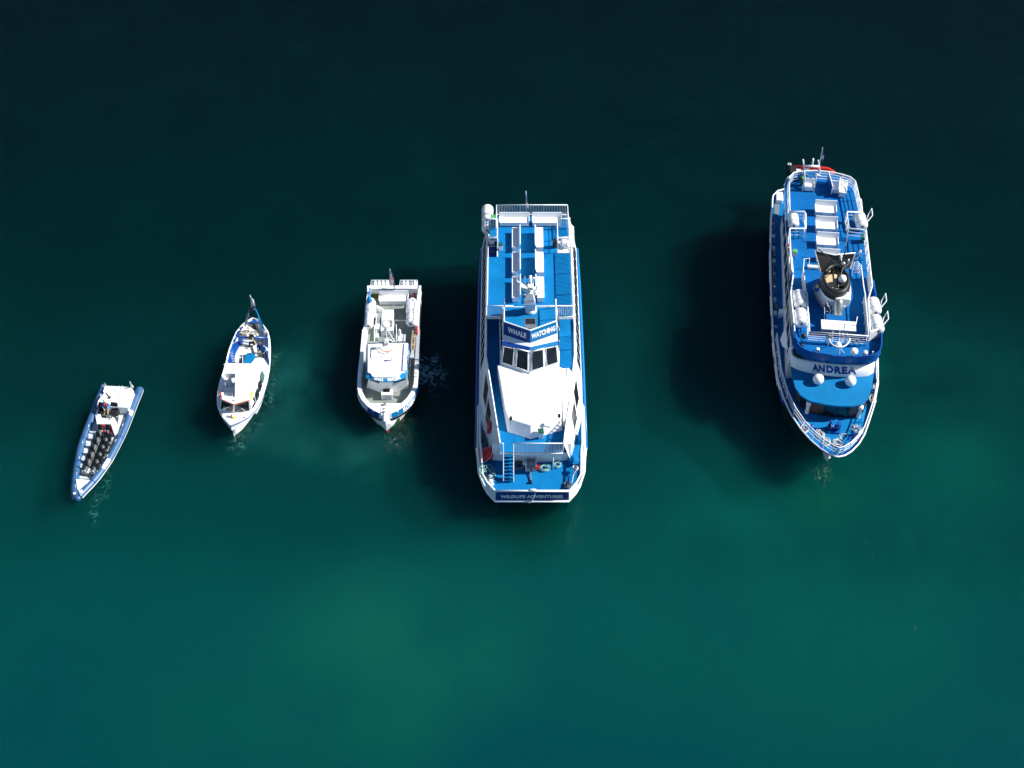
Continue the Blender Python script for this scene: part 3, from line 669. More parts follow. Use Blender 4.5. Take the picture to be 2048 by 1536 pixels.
crail('corner_rail', [(r0.x, r0.y + 1.25, 6.41), (r0.x, r1.y, 6.41)], h=1.1, bal=0, mids=(.5,), sp=1.2)
crail('walkway_rail', [(3.40, .2, 4.21), (3.36, -2.6, 4.21), (3.12, -4.6, 4.21)], h=1.15, bal=.13, mids=(), sp=1.3)
crail('walkway_rail', [(-3.42, .2, 5.1), (-3.42, -2.6, 5.1)], h=.15, bal=0, mids=(), sp=1.0)
crail('balcony_rail', [(2.30, -11.27, 4.21), (2.62, -8.7, 4.21)], h=1.1, bal=.13, mids=(), sp=1.2)
sx0, sx1 = A3(630, 620, 4.2).x, A3(750, 620, 4.2).x
crail('balcony_rail', [(sx1, -11.27, 4.21), (2.25, -11.27, 4.21)], h=1.05, bal=.11, mids=(), sp=1.4)
crail('balcony_rail', [(-2.25, -11.27, 4.21), (sx0, -11.27, 4.21)], h=1.05, bal=0, mids=(.5,), sp=1.4)
# stair down to the bow deck
yt, yb2 = -11.35, A3(690, 965, 2.0).y
sr = MB(WHITE)
for x in (sx0, sx1): sr.panel([(x, yt, 3.95), (x, yb2, 1.99), (x, yb2 + .01, 2.22), (x, yt, 4.22)], .05)
STA = sr.build('bow_stair', CAT)
tr = MB(DECKB)
for i in range(8):
    t = (i + .5) / 8; y = yt + (yb2 - yt) * t; tr.box(sx0 + .03, sx1 - .03, y - .15, y + .15, 4.15 - 2.15 * t, 4.19 - 2.15 * t)
tr.build('tread', STA)
hr = MB(RAILW)
for x in (sx0, sx1):
    hr.tube([(x, yt, 5.25), (x, yb2, 3.0), (x, yb2, 2.0)], .035, 5)
    for t in (.33, .66): hr.tube([(x, yt + (yb2 - yt) * t, 4.2 - 2.2 * t), (x, yt + (yb2 - yt) * t, 5.25 - 2.25 * t)], .025, 5)
hr.build('handrail', STA)

# wheelhouse
WL = [(-2.45, .55), (-2.38, -4.12), (-.1, -5.02), (2.18, -4.12), (2.28, .55)]
WB = [(-2.42, .55), (-2.30, -4.02), (-.1, -4.90), (2.10, -4.02), (2.25, .55)]
WT = [(-2.16, .55), (-2.12, -3.36), (-.1, -3.86), (1.95, -3.36), (2.0, .55)]
wh = MB(WHITE); wh.prism(WL, 4.21, 5.80, [(x * .985, y + (.10 if y < 0 else 0)) for x, y in WL])
wh.prism(WB, 5.8, 7.2, WT)
WHH = wh.build('wheelhouse', CAT)
def front(s):
    a = V(WB[2][0], WB[2][1], 5.83); b = V(*(WB[1] if s < 0 else WB[3]), 5.83); c = V(*(WT[1] if s < 0 else WT[3]), 7.18); d = V(WT[2][0], WT[2][1], 7.18)
    return bil(b, a, d, c) if s < 0 else bil(a, b, c, d)
for s in (-1, 1):
    f = front(s)
    for (s0, s1, t0) in (((.05, .42, .06), (.54, .94, .04)) if s < 0 else ((.06, .46, .04), (.58, .95, .06))):
        window('front_window', f, s0, s1, t0, .92, GLASS, WHH, .07, frame=WHITE, fw=.035)
    p0, p1 = f(.03, 1, .10), f(.97, 1, .10)
    for sx in ((.38, .88) if s < 0 else (.12, .9)): MB(BLACK).tube([f(sx, .97, .10), f(sx - .06, .60, .10), f(sx - .10, .35, .10)], .015, 4).build('wiper', WHH)
for s in (-1, 1):
    b = [V(s * 2.44, .3, 5.85), V(s * 2.36, -3.6, 5.85), V(s * 2.13, -3.0, 7.15), V(s * 2.18, .3, 7.15)] if s < 0 else [V(2.27, .3, 5.85), V(2.15, -3.6, 5.85), V(1.96, -3.0, 7.15), V(2.02, .3, 7.15)]
    f = bil(*b)
    for a in (.08, .4, .7): window('side_window', f, a, a + .24, .3, .85, GLASS, WHH, -.02 if s > 0 else .02)
# eaves: blue stripe, white soffit band, sign
ev = MB(WHITE); sg = {}
E1 = [(-2.20, -3.42, 7.22), (-.1, -3.95, 7.22), (2.03, -3.42, 7.22)]; E2 = [(-2.18, -3.12, 7.34), (-.1, -3.74, 7.34), (2.0, -3.12, 7.34)]; E3 = [(-2.12, -2.60, 7.5), (-.1, -3.50, 7.5), (1.95, -2.52, 7.5)]
for i in (0, 1):
    ev.use(SIGNB_LIT if i else NAVY_SHADE); ev.panel([E1[i], E1[i + 1], E2[i + 1], E2[i]], .05)  # left stripe in shaded blue, right stripe in lit blue
    ev.use(WHITE); ev.panel([E2[i], E2[i + 1], E3[i + 1], E3[i]], .05)
ev.use(WHITE)
ev.tube([(-1.15, -3.72, 7.14), (-.1, -4.02, 7.10)], .06, 6); ev.tube([(-.1, -4.02, 7.10), (1.0, -3.72, 7.14)], .06, 6)
ev.build('eaves', WHH)
rf = MB(ROOFB); rf.prism([(-2.08, -2.5), (-.1, -3.40), (1.9, -2.45), (1.98, .29), (-2.12, .29)], 7.21, 7.42); rf.build('wheelhouse_roof', WHH)
S1 = [(-2.11, -2.55, 7.45), (-.1, -3.45, 7.45), (1.94, -2.47, 7.45)]; S2 = [(-2.05, -2.30, 8.55), (-.1, -3.20, 8.55), (1.86, -2.25, 8.55)]
for i in (0, 1):
    f = bil(S1[i], S1[i + 1], S2[i + 1], S2[i])
    sb_ = MB(NAVY_SHADE if i == 0 else SIGNB_LIT); sb_.panel([f(0, 0, .02), f(1, 0, .02), f(1, 1, .02), f(0, 1, .02)], .07); sbo = sb_.build('sign_board', WHH)  # left board painted as shaded, right board as sunlit
    fr = MB(WHITE); fr.tube([f(0, 1.02, -.02), f(1, 1.02, -.02)], .055, 5); fr.tube([f(0 if i == 0 else 1, 0, -.02), f(0 if i == 0 else 1, 1, -.02)], .04, 5); fr.build('frame', sbo)
    text_mesh('lettering', ('WHALE', 'WATCHING')[i], f, WHITE, sbo, (.045, .05)[i], (1.1, .98)[i], .04, ((.17, .86, .30, .72) if i == 0 else (.04, .95, .30, .72)))
for s, x in ((-1, -2.05), (1, 1.88)):
    sp_ = MB(RAILW); sp_.tube([(x, -2.2, 8.5), (x * 1.0, .1, 8.5), (x, .25, 7.5)], .05, 5); sp_.tube([(x, -1.0, 7.4), (x, -1.0, 8.5)], .03, 5); sp_.build('roof_rail', WHH)
# exhaust box
ex = MB(STEEL); b0 = A2(950, 265, 8.4)
ex.prism([(b0.x - .42, b0.y - .75), (b0.x + .42, b0.y - .75), (b0.x + .42, b0.y + .3), (b0.x - .42, b0.y + .3)], 7.43, 8.55)
ex.use(BLACK); ex.box(b0.x - .36, b0.x + .36, b0.y - .30, b0.y + .24, 8.553, 8.57)
ex.use(STEEL)
for i in range(4): ex.box(b0.x - .42, b0.x + .42, b0.y - .80 - i * .02, b0.y - .755, 8.3 - i * .2, 8.38 - i * .2)
ex.build('exhaust_box', WHH)

# mast
mp_ = [A2(957, 125, 7.45), A1(940, 1440, 8.6), A1(945, 1320, 9.6)]
ms = MB(WHITE2)
ms.lathe([(.46, -.05), (.46, .12), (.36, .35)], mp_[0], 14)
ms.loft([[mp_[0] + Vector((x * .32, y * .28, .3)) for x, y in ((-1, -1), (1, -1), (1, 1), (-1, 1))], [mp_[1] + Vector((x * .44, y * .30, 0)) for x, y in ((-1, -1), (1, -1), (1, 1), (-1, 1))], [mp_[2] + Vector((x * .20, y * .18, 0)) for x, y in ((-1, -1), (1, -1), (1, 1), (-1, 1))]], smooth=False)
tl, tr_, = A1(835, 1235, 9.8), A1(1030, 1270, 9.8)
for e in (tl, tr_):
    ms.panel([mp_[1] + Vector((0, 0, .45)), e + Vector((0, -.25, 0)), e + Vector((0, .15, .12)), mp_[2] + Vector((0, .1, .15))], .09)
ms.tube([A1(785, 1185, 9.9), A1(880, 1275, 9.8), A1(935, 1395, 9.0)], .055, 5); ms.tube([mp_[2], A1(950, 1290, 10.2)], .12, 8)
MST = ms.build('mast', CAT)
rb_ = A1(950, 1262, 10.3); MB(WHITE2).obox(rb_, (.46, .42, .34)).build('radar_pedestal', MST, bevel=.08)
ra = MB(WHITE2); a, b = A1(950, 1225, 10.75), A1(950, 1130, 11.2); ra.tube([a + (a - b) * .05, a, b, b + (b - a) * .05], [.04, .12, .12, .04], 8); ra.build('radar_scanner', MST)
an = MB(RAILW)
for (x0, y0, x1, y1, z0, z1) in ((795, 1200, 792, 1085, 9.9, 11.4), (885, 1270, 885, 1135, 9.7, 11.5), (905, 1290, 903, 1232, 9.6, 10.4)):
    an.tube([A1(x0, y0, z0), A1(x1, y1, z1)], .02, 4)
an.tube([rb_ + Vector((.1, .1, .1)), A1(988, 1215, 10.4), A1(990, 1165, 10.9)], .03, 5)
an.build('antenna', MST)
MB(WHITE2).lathe([(.05, -.05), (.07, 0), (.07, .08), (.02, .12)], A1(990, 1162, 10.95), 8).build('masthead_lamp', MST)
for x, y in ((930, 1425), (973, 1425), (878, 1372), (1020, 1372)):
    p = A1(x, y, 8.9); fl_ = MB(BLACK); fl_.obox(p, (.17, .12, .2), 0, R(25)); fl_.use(WHITE2); fl_.obox(p + Vector((0, .10, -.02)), (.22, .08, .24), 0, R(25)); fl_.build('floodlight', MST)
mb = MB(GREYL); mb.obox(A1(945, 1480, 8.0), (.5, .35, .25)); mb.build('searchlight', MST, bevel=.05)
# deck fittings at the bow: windlass
wd = MB(WHITE); c = A3(955, 790, 2.0)
wd.box(c.x - .42, c.x - .34, c.y - .3, c.y + .35, 2.0, 2.75); wd.box(c.x + .34, c.x + .42, c.y - .3, c.y + .35, 2.0, 2.75); wd.box(c.x - .42, c.x + .42, c.y - .42, c.y + .42, 2.0, 2.06)
WD = wd.build('windlass', CAT)
dr = MB(CHAIN); My = Matrix.Rotation(R(90), 3, 'Y')
dr.lathe([(.30, -.33), (.30, -.30), (.17, -.28), (.19, -.1), (.22, -.06), (.22, .06), (.19, .1), (.17, .28), (.30, .30), (.30, .33)], (c.x, c.y, 2.45), 14, My); dr.build('drum', WD)
mo = MB(WHITE); mo.lathe([(.1, -.62), (.14, -.6), (.14, -.44)], (c.x, c.y, 2.45), 10, My); mo.build('motor', WD)
ch = MB(CHAIN); e = A3(955, 965, 2.02)
for i in range(12):
    t = i / 11; p = Vector((c.x, c.y - .25, 2.3)).lerp(Vector((e.x, e.y, 2.06)), t); ch.obox(p, (.12, .10, .05) if i % 2 else (.05, .12, .12))
ch.use(BLACK); ch.lathe([(.12, 2.0), (.12, 2.2), (.05, 2.24)], (e.x, e.y - .1, 0), 10); ch.build('anchor_chain', CAT)
for x, y in ((1440, 750), (480, 960)):
    p = A3(x, y, 2.0); b_ = MB(DECKB if x > 1000 else WHITE)
    for d in (-.22, .22): b_.lathe([(.13, 0), (.11, .32), (.16, .34), (.16, .4)], p + Vector((0, d, 0)), 10)
    b_.obox(p + Vector((0, 0, .02)), (.5, .8, .05)); b_.build('mooring_bollard', CAT)
vt = MB(DECKB); p = A3(1455, 735, 2.0); vt.lathe([(.42, 0), (.45, .3), (.3, .45)], p, 14); vt.build('deck_vent', CAT)
bx = MB(DECKB); p = A3(1535, 470, 2.0); bx.obox((p.x, p.y, 2.3), (.22, .9, .6)); bx.build('side_locker', CAT, bevel=.03)
flag(CAT, A1(905, 385, 6.6), A1(897, 130, 8.6), (.2, -.35, -.3), [JNAVY, WHITE, RED], .42, 1.35, 1)

# ---- loose things standing on the catamaran
Wc = lambda p: F4.W(p)
for (x0, x1, lab) in ((582, 938, 'long white stern bench on the catamaran left of the flagpole, facing the bow'), (970, 1320, 'long white stern bench on the catamaran right of the flagpole, next to the notched rail')):
    a, b = A1(x0, 500, 6.85), A1(x1, 500, 6.85); bench(Wc(((a.x + b.x) / 2, a.y + .57, 6.41)), 0, b.x - a.x, lab, 'benches on the catamaran sun deck', depth=.62)
names = [('aftmost', 'behind the other two'), ('middle', 'between two others'), ('foremost', 'nearest the mast')]
for i, (yt_, yb_) in enumerate(((572, 850), (862, 1145), (1155, 1445))):
    a, b = A1(0, yt_, 6.9), A1(0, yb_, 6.42); ln = a.y - b.y + .06; yc = (a.y + b.y) / 2
    xl = A1(812, 700, 6.9).x; xr = A1(1020, 700, 6.9).x
    bench(Wc((xl, yc, 6.41)), R(-90), ln, '%s bench of the left row on the catamaran, %s' % names[i], 'benches on the catamaran sun deck')
    bench(Wc((xr, yc, 6.41)), R(90), ln, '%s bench of the right row on the catamaran, %s' % names[i], 'benches on the catamaran sun deck')
canister(Wc(A1(443, 545, 5.6)) - Vector((0, 0, .3)), 0, 'white raft canister at the catamaran stern corner left of the green bin, nearer the bow', ln=1.6, r=.47)
canister(Wc(A1(443, 440, 5.9)) - Vector((0, 0, .2)), 0, 'white raft canister at the catamaran stern corner, aftmost of the two on the left', ln=1.6, r=.47)
canister(Wc(A1(1418, 680, 5.7)) - Vector((0, 0, .3)), 0, 'white raft canister outside the right rail of the catamaran sun deck', ln=2.3, r=.34)
canister(Wc(A1(1360, 790, 6.2)), R(75), 'short white raft canister with black plates by the catamaran right stair', ln=.7, r=.33)
bin_(Wc(A1(517, 545, 6.41)), 0, 'green lidded dark waste bin beside the catamaran stern raft canisters', GREEND, GREEN, .5, 1.0)
bin_(Wc(A1(597, 825, 6.41)), R(12), 'small white bin with dark green top on the catamaran sun deck by the stairwell', WHITE, GREEND, .34, .62)
bin_(Wc(A3(1072, 440, 4.21)), R(8), 'white bin with dark green lid on the front balcony of the catamaran', WHITE, GREEND, .42, .75)
s_ = empty('duffel_bag', Wc(A1(1240, 790, 6.42)), R(4), 'black upright bag against the right rail of the catamaran sun deck', 'bag')
MB(BLACK).lathe([(.12, 0), (.2, .1), (.21, .5), (.17, .8), (.08, .9)], (0, 0, 0), 10).build('bag_body', s_); MB(RUBBER).tube([(-.1, 0, .88), (0, 0, 1.05), (.1, 0, .88)], .02, 5).build('handle', s_)
Mx = Matrix.Rotation(R(68), 3, 'X')
lifebuoy(Wc(A2(683, 150, 7.0)), Mx, 'orange and white lifebuoy on the left half of the catamaran deck rail')
lifebuoy(Wc(A2(1200, 160, 7.0)), Mx, 'orange and white lifebuoy on the right half of the catamaran deck rail')
bu = empty('fender_buoy', Wc(A3(430, 640, 2.55)), 0, 'big round red fender buoy with dark blue end at the catamaran bow side', 'buoy')
Mb = Matrix.Rotation(R(50), 3, 'Y') @ Matrix.Rotation(R(-20), 3, 'X')
MB(RED).lathe([(.04, -.62), (.2, -.56), (.42, -.36), (.52, -.05), (.48, .25), (.30, .5), (.15, .6)], (0, 0, 0), 20, Mb).build('float_body', bu)
MB(NAVY_SHADE).lathe([(.19, .52), (.20, .66), (.12, .74), (.04, .76)], (0, 0, 0), 14, Mb).build('end_cap', bu)
MB(ROPEW).tube([Mb @ Vector((0, 0, .74)), Vector((.35, -.5, .3)), Vector((-.1, -1.0, .35)), Vector((-.35, -1.25, .4))], .022, 5).build('lanyard', bu)
coil('mooring_rope', Wc(A3(812, 785, 2.0)), 'loose grey rope coil beside the stair on the catamaran bow deck', ROPEG if 0 else ROPED, .42, 7, .03, seed=3, group='ropes on the catamaran bow')
coil('mooring_rope', Wc(A3(1115, 810, 2.0)), 'larger turquoise rope coil right of the catamaran windlass', ROPEG, .40, 7, .022, seed=4, group='ropes on the catamaran bow')
coil('mooring_rope', Wc(A3(1265, 780, 2.0)), 'smaller turquoise rope coil farther right of the catamaran windlass', ROPEG, .30, 6, .022, seed=5, group='ropes on the catamaran bow')
coil('mooring_rope', Wc(A3(455, 880, 2.0)), 'tangled turquoise and white rope heap at the left bow bulwark of the catamaran', ROPEG, .42, 7, .022, .3, seed=6, group='ropes on the catamaran bow', flat=1.5)
coil('mooring_rope', Wc(A3(390, 820, 2.9)), 'turquoise rope hung outside the left bow bulwark of the catamaran', ROPEG, .18, 6, .02, .2, seed=8, group='ropes on the catamaran bow', flat=2.6)
coil('mooring_rope', Wc(A3(395, 500, 2.0)), 'dark rope heap in the shaded left side deck of the catamaran', ROPED, .26, 9, .03, .2, seed=7, group='ropes on the catamaran bow', flat=3.0)
coil('mooring_rope', Wc(A3(1385, 1015, 2.02)), 'dark coiled rope at the right front corner of the catamaran bow', ROPED, .28, 6, .03, seed=9, group='ropes on the catamaran bow')
coil('mooring_rope', Wc(A3(1480, 810, 2.45)), 'white rope looped over the right bollard of the catamaran bow', ROPEW, .22, 6, .035, seed=10, group='ropes on the catamaran bow', tail=[tuple(A3(1460, 880, 2.3) - A3(1480, 810, 2.45)), tuple(A3(1440, 980, 2.2) - A3(1480, 810, 2.45))])
coil('safety_net', Wc(A3(1040, 800, 2.1)), 'small tangle of orange line right beside the catamaran windlass', RED, .12, 7, .03, .1, seed=12, flat=2.0, cat='line')


# ================================================================== ROUND-BOWED SHIP (rightmost)
F5 = Frame(1665, 720, -5.4)
AND = empty('tour_ship', (F5.o.x, F5.o.y, 0), F5.yaw, 'rightmost boat, blue ship with black topped funnel and ANDREA on its front', 'boat', 'tour boats lined up on the water')
def zf(F, ox, oy, k=5.906): return lambda x, y, h: F.L(ox + x / k, oy + y / k, h)
B4, B5, B6 = zf(F5, 1500, 280), zf(F5, 1500, 480), zf(F5, 1500, 680)
W5 = F5.W
cxf = lambda y: -1.1 + .35 * max(0, min(1, (-y - 8.5) / 4))
ST = [(17.2, 2.6, 2.7), (16.9, 3.3, 2.7), (16.2, 3.75, 2.7), (13, 3.95, 2.7), (9, 4.1, 2.75), (5, 4.15, 2.8), (-1, 4.10, 2.9), (-4.8, 3.86, 2.95), (-7, 3.42, 3.0), (-8.6, 2.93, 3.05), (-10.0, 2.36, 3.1), (-11.0, 1.78, 3.15), (-11.8, 1.12, 3.2), (-12.25, .55, 3.2), (-12.42, .06, 3.2)]
def outl(inset=0.0, a=0, b=None):
    l = [(cxf(y) + max(.02, h - inset), y + (inset * .8 if y < -10 else 0)) for y, h, z in ST[a:b]]; r = [(cxf(y) - max(.02, h - inset), y + (inset * .8 if y < -10 else 0)) for y, h, z in ST[a:b]]
    return l, r
rings = []
for y, h, z in ST:
    c = cxf(y); k = max(0, (-y - 4) / 8.4); yk = y + (3.6 * k ** 2)
    hw = h * (.90 if k == 0 else max(0, .90 - .75 * k)) if h > .1 else .02
    rings.append([Vector((c - h, y, z)), Vector((c - h + (h - hw) * .45, y + (yk - y) * .62, z * .70)), Vector((c - hw, yk, 0.0)), Vector((c - hw * .85, yk + .4 * k, -1.9)), Vector((c + hw * .85, yk + .4 * k, -1.9)), Vector((c + hw, yk, 0.0)), Vector((c + h - (h - hw) * .45, y + (yk - y) * .62, z * .70)), Vector((c + h, y, z))])
hb = MB(NAVYA); hb.loft(rings, smooth=True, closed=False); HUL = hb.build('hull', AND)
l, r = outl(); gw = MB(RAILW)
gp = [V(x, y, z + .03) for (x, y), (_, _, z) in zip(l, ST)]; gq = [V(x, y, z + .03) for (x, y), (_, _, z) in zip(r, ST)]
gw.tube(gp + gq[::-1], .07, 6); gw.build('gunwale', AND)
for side_ in (gp, gq):
    st = MB(RAILW)                                                 # white strake broken by navy scuffs
    for i in range(2, 8):
        a, b = side_[i], side_[i + 1]; L_ = (b - a).length; n = int(L_ / .75)
        for j in range(n):
            st.use(RAILW if random.random() < .62 else NAVYA); st.tube([a.lerp(b, j / n) + V(0, 0, -.32), a.lerp(b, (j + 1) / n) + V(0, 0, -.32)], .085, 5)
    st.build('rubbing_strake', AND)
l, r = outl(.10)
MB(DECKB).prism(l + r[::-1], lambda x, y: 2.15 if y > -4 else 2.15 + min(.75, (-y - 4) * .16), lambda x, y: 2.25 if y > -4 else 2.25 + min(.75, (-y - 4) * .16)).build('main_deck', AND)
# bow rail on the gunwale
l, r = outl(.16, 6); nn = len(l)
pts = [V(x, y, ST[6 + i][2] + .02) for i, (x, y) in enumerate(l)] + [V(x, y, ST[6 + i][2] + .02) for i, (x, y) in enumerate(r)][::-1]
mb = MB(RAILW); rail(mb, pts, h=.95, mids=(.36, .68), sp=1.25, r=.035); mb.build('bow_rail', AND)
# deckhouse
UZ = 6.4
dh = MB(WHITE)
hx0, hx1 = -1.1 - 3.22, -1.1 + 3.22
dh.prism([(hx0, -4.6), (hx1, -4.6), (hx1 - .15, 12.6), (hx1 - 1.0, 13.9), (hx0 + .9, 13.9), (hx0 + .05, 12.6)], 2.26, 6.19); DH = dh.build('deckhouse', AND)
for s in (-1, 1):
    x = hx0 if s < 0 else hx1
    for i in range(10):
        y = -3.4 + i * 1.6
        fw_ = bil(V(x, y, 3.0), V(x, y + 1.1, 3.0), V(x, y + 1.1, 5.9), V(x, y, 5.9)) if s > 0 else bil(V(x, y + 1.1, 3.0), V(x, y, 3.0), V(x, y, 5.9), V(x, y + 1.1, 5.9))
        window('window', fw_, .0, 1, .42, .82, GLASS, DH, .02 + (.0 if s < 0 else .09 * (y + 3) / 15))
bs = MB(BLACK)  # black strips painted as the shade under the upper deck overhang
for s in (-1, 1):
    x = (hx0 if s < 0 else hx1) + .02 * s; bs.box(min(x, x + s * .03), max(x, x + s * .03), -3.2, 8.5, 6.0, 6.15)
bs.build('painted_overhang_shade', DH)
# upper deck plate
U = [B4(470, 1540, UZ), B4(425, 1040, UZ), B4(420, 850, UZ), B4(410, 520, UZ), B4(450, 435, UZ), B4(560, 385, UZ), B4(760, 370, UZ), B4(950, 390, UZ), B4(1180, 455, UZ), B4(1260, 550, UZ), B4(1330, 850, UZ), B4(1375, 1070, UZ), B4(1425, 1540, UZ)]
U = [(p.x, p.y) for p in U]
Fq = [B5(485, 1130, 6.3), B5(500, 1220, 6.3), B5(560, 1335, 6.3), B5(690, 1400, 6.3), B5(830, 1432, 6.3), B5(1000, 1452, 6.3), B5(1200, 1462, 6.3), B5(1400, 1450, 6.3), B5(1500, 1415, 6.3), B5(1542, 1340, 6.3), B5(1542, 1160, 6.3)]
Fp = [(p.x, p.y) for p in Fq]
lowL = [(hx0 - .02, 3.0), (hx0, -2.2)]; lowR = [(Fp[-1][0] - .05, -2.2), (B5(1445, 540, UZ).x + .02, B5(1445, 540, UZ).y)]
ring = [Fp[i] for i in range(len(Fp))] + lowR + U[::-1][:] + lowL
ud = MB(DECKA); ud.prism(ring, 6.2, UZ); UD = ud.build('upper_deck', AND)
ue = MB(RAILW); ue.tube([(x, y, 6.33) for x, y in U], .06, 5); ue.build('deck_edge', UD)
# blue coaming round the bridge deck and the black recess beneath it
cm = MB(NAVYA)
cp = [lowL[0], lowL[1]] + Fp + lowR
cp = [(p.x, p.y) for p in smooth([V(x, y, 0) for x, y in cp], 2)]
for i in range(1, len(cp) - 1):
    a, b = cp[i], cp[i + 1]
    cm.panel([(a[0], a[1], 6.16), (b[0], b[1], 6.16), (b[0], b[1], 7.08), (a[0], a[1], 7.08)], .09)
cm.build('bridge_coaming', AND)
wlow = [B6(452, 130, 4.66), B6(480, 310, 4.66), B6(560, 352, 4.66), B6(700, 390, 4.66), B6(840, 414, 4.66), B6(1030, 434, 4.66), B6(1250, 442, 4.66), B6(1400, 425, 4.66), B6(1462, 385, 4.66), B6(1475, 250, 4.66)]
wtop = [B6(470, 60, 5.95), B6(500, 190, 5.95), B6(570, 228, 5.95), B6(700, 252, 5.95), B6(840, 272, 5.95), B6(1030, 290, 5.95), B6(1250, 300, 5.95), B6(1400, 290, 5.95), B6(1475, 265, 5.95), B6(1490, 130, 5.95)]
wa = MB(WHITE)
wa.add(wlow + wtop, [[i, i + 1, i + 11, i + 10] for i in range(9)], True)
wi_ = [p + (Vector((-1.1, 0, p.z)) - p).normalized() * .12 for p in wlow] + [p + (Vector((-1.1, 0, p.z)) - p).normalized() * .12 for p in wtop]
wa.add(wi_, [[i, i + 10, i + 11, i + 1] for i in range(9)], True)
wa.add([wtop[i] for i in range(10)] + [wi_[10 + i] for i in range(10)], [[i, i + 1, i + 11, i + 10] for i in range(9)])
WA = wa.build('bridge_front', AND)
bk = MB(BLACK); bk.prism([(p.x * .97 - .03, p.y + .10) for p in wtop], 5.96, 6.15); bk.build('window_band', AND)
def along(s, t, o=0.0):
    f = 3.0 + s * 4.0 - 1e-6; i = int(f); g = f - i
    a = wlow[i].lerp(wlow[i + 1], g); b = wtop[i].lerp(wtop[i + 1], g); n = (wlow[i + 1] - wlow[i]).cross(wtop[i] - wlow[i]).normalized()
    return a.lerp(b, t) + n * (o + .006)
s0 = (720 - 700) / 550; 
text_mesh('lettering', 'ANDREA', along, NAVY_SHADE, WA, .05, 1.18, .03, (.07, .76, .27, .86))
# wheelhouse below: roof, glazed band
RO = [B6(452, 120, 4.6), B6(478, 300, 4.6), B6(500, 430, 4.6), B6(530, 560, 4.6), B6(590, 650, 4.6), B6(700, 722, 4.6), B6(900, 768, 4.6), B6(1050, 784, 4.6), B6(1200, 786, 4.6), B6(1320, 765, 4.6), B6(1400, 690, 4.6), B6(1440, 560, 4.6), B6(1462, 400, 4.6), B6(1475, 240, 4.6)]
ro = MB(ROOFB); ro.prism([(p.x, p.y) for p in RO], 4.45, 4.64); ro.build('wheelhouse_roof', AND, bevel=.03)
def inset(pts, d, cx=-1.1, cy=-4.5): return [Vector((cx + (p.x - cx) * d, cy + (p.y - cy) * d, p.z)) for p in pts]
gt = inset(RO, .965); gb_ = [B6(505, 300, 2.9), B6(520, 420, 2.9), B6(530, 560, 2.9), B6(545, 690, 2.9), B6(600, 790, 2.9), B6(710, 858, 2.9), B6(850, 892, 2.9), B6(1000, 908, 2.9), B6(1120, 915, 2.9), B6(1255, 900, 2.9), B6(1340, 850, 2.9), B6(1390, 720, 2.9), B6(1420, 540, 2.9), B6(1435, 380, 2.9)]
fm = MB(BLACK)
n = len(RO)
fm.add([Vector((p.x, p.y, 2.4)) for p in gb_] + [Vector((p.x, p.y, 4.46)) for p in gt], [[i, i + 1, n + i + 1, n + i] for i in range(n - 1)] )
WB5 = fm.build('wheelhouse', AND); WB5.modifiers.new('wall_thickness', 'SOLIDIFY').thickness = .06
for i in range(1, n - 1):
    f = bil(V(gb_[i].x, gb_[i].y, 2.4), V(gb_[i + 1].x, gb_[i + 1].y, 2.4), V(gt[i + 1].x, gt[i + 1].y, 4.46), V(gt[i].x, gt[i].y, 4.46))
    window('front_window', f, .07, .93, .36, .93, GLASS2 if i in (8, 9, 3, 5) else GLASS, WB5, .02)
# radomes and bow deck vents
for j, (x, y) in enumerate(((798, 500), (1178, 522))):
    p = B6(x, y, 4.65); d = MB(WHITE2); d.lathe([(.2, 0), (.2, .12), (.36, .14), (.42, .26), (.42, .44), (.36, .64), (.2, .76), (.03, .80)], p, 20); d.build('radome', AND)
for x, y in ((665, 875), (1272, 925)):
    p = B6(x, y, 2.75); d = MB(WHITE2); d.lathe([(.20, 0), (.17, .1), (.15, 1.15), (.21, 1.2), (.21, 1.42), (.12, 1.5)], p, 14); d.build('vent_post', AND)
wd = MB(NAVYA); p = B6(985, 1075, 2.9)
wd.obox(p + V(0, 0, .12), (.9, .7, .24)); wd.lathe([(.28, -.32), (.28, -.27), (.15, -.25), (.15, .25), (.28, .27), (.28, .32)], p + V(0, 0, .55), 12, Matrix.Rotation(R(90), 3, 'Y')); wd.obox(p + V(.3, .1, .6), (.25, .4, .6)); wd.lathe([(.12, 0), (.1, .9), (.15, .95)], p + V(-.3, .2, 0), 8)
wd.use(BLACK); wd.lathe([(.18, -.5), (.18, -.38), (.08, -.36)], p + V(0, 0, .5), 10, Matrix.Rotation(R(90), 3, 'Y')); wd.build('anchor_windlass', AND)
for x, y, rz in ((1240, 1150, -.6), (700, 1060, .6), (1400, 600, 0)):
    p = B6(x, y, 2.9); b_ = MB(NAVYA)
    for d in (-.2, .2): b_.lathe([(.11, 0), (.10, .34), (.15, .36), (.14, .42)], p + V(d * math.cos(rz), d * math.sin(rz), 0), 10)
    b_.obox(p + V(0, 0, .03), (.7, .3, .06), rz); b_.build('bollard', AND)
hp = MB(NAVYA); p = B6(1215, 1150, 2.92); hp.obox(p + V(.1, -.15, .05), (.9, .7, .12), R(35)); hp.build('bow_hatch', AND)

# upper deck rails
def arail(name, pts, **k):
    mb = MB(RAILW); rail(mb, [V(p[0], p[1], UZ + .01) for p in pts], **k); return mb.build(name, AND)
inn = lambda x, y: B4(x, y, UZ)
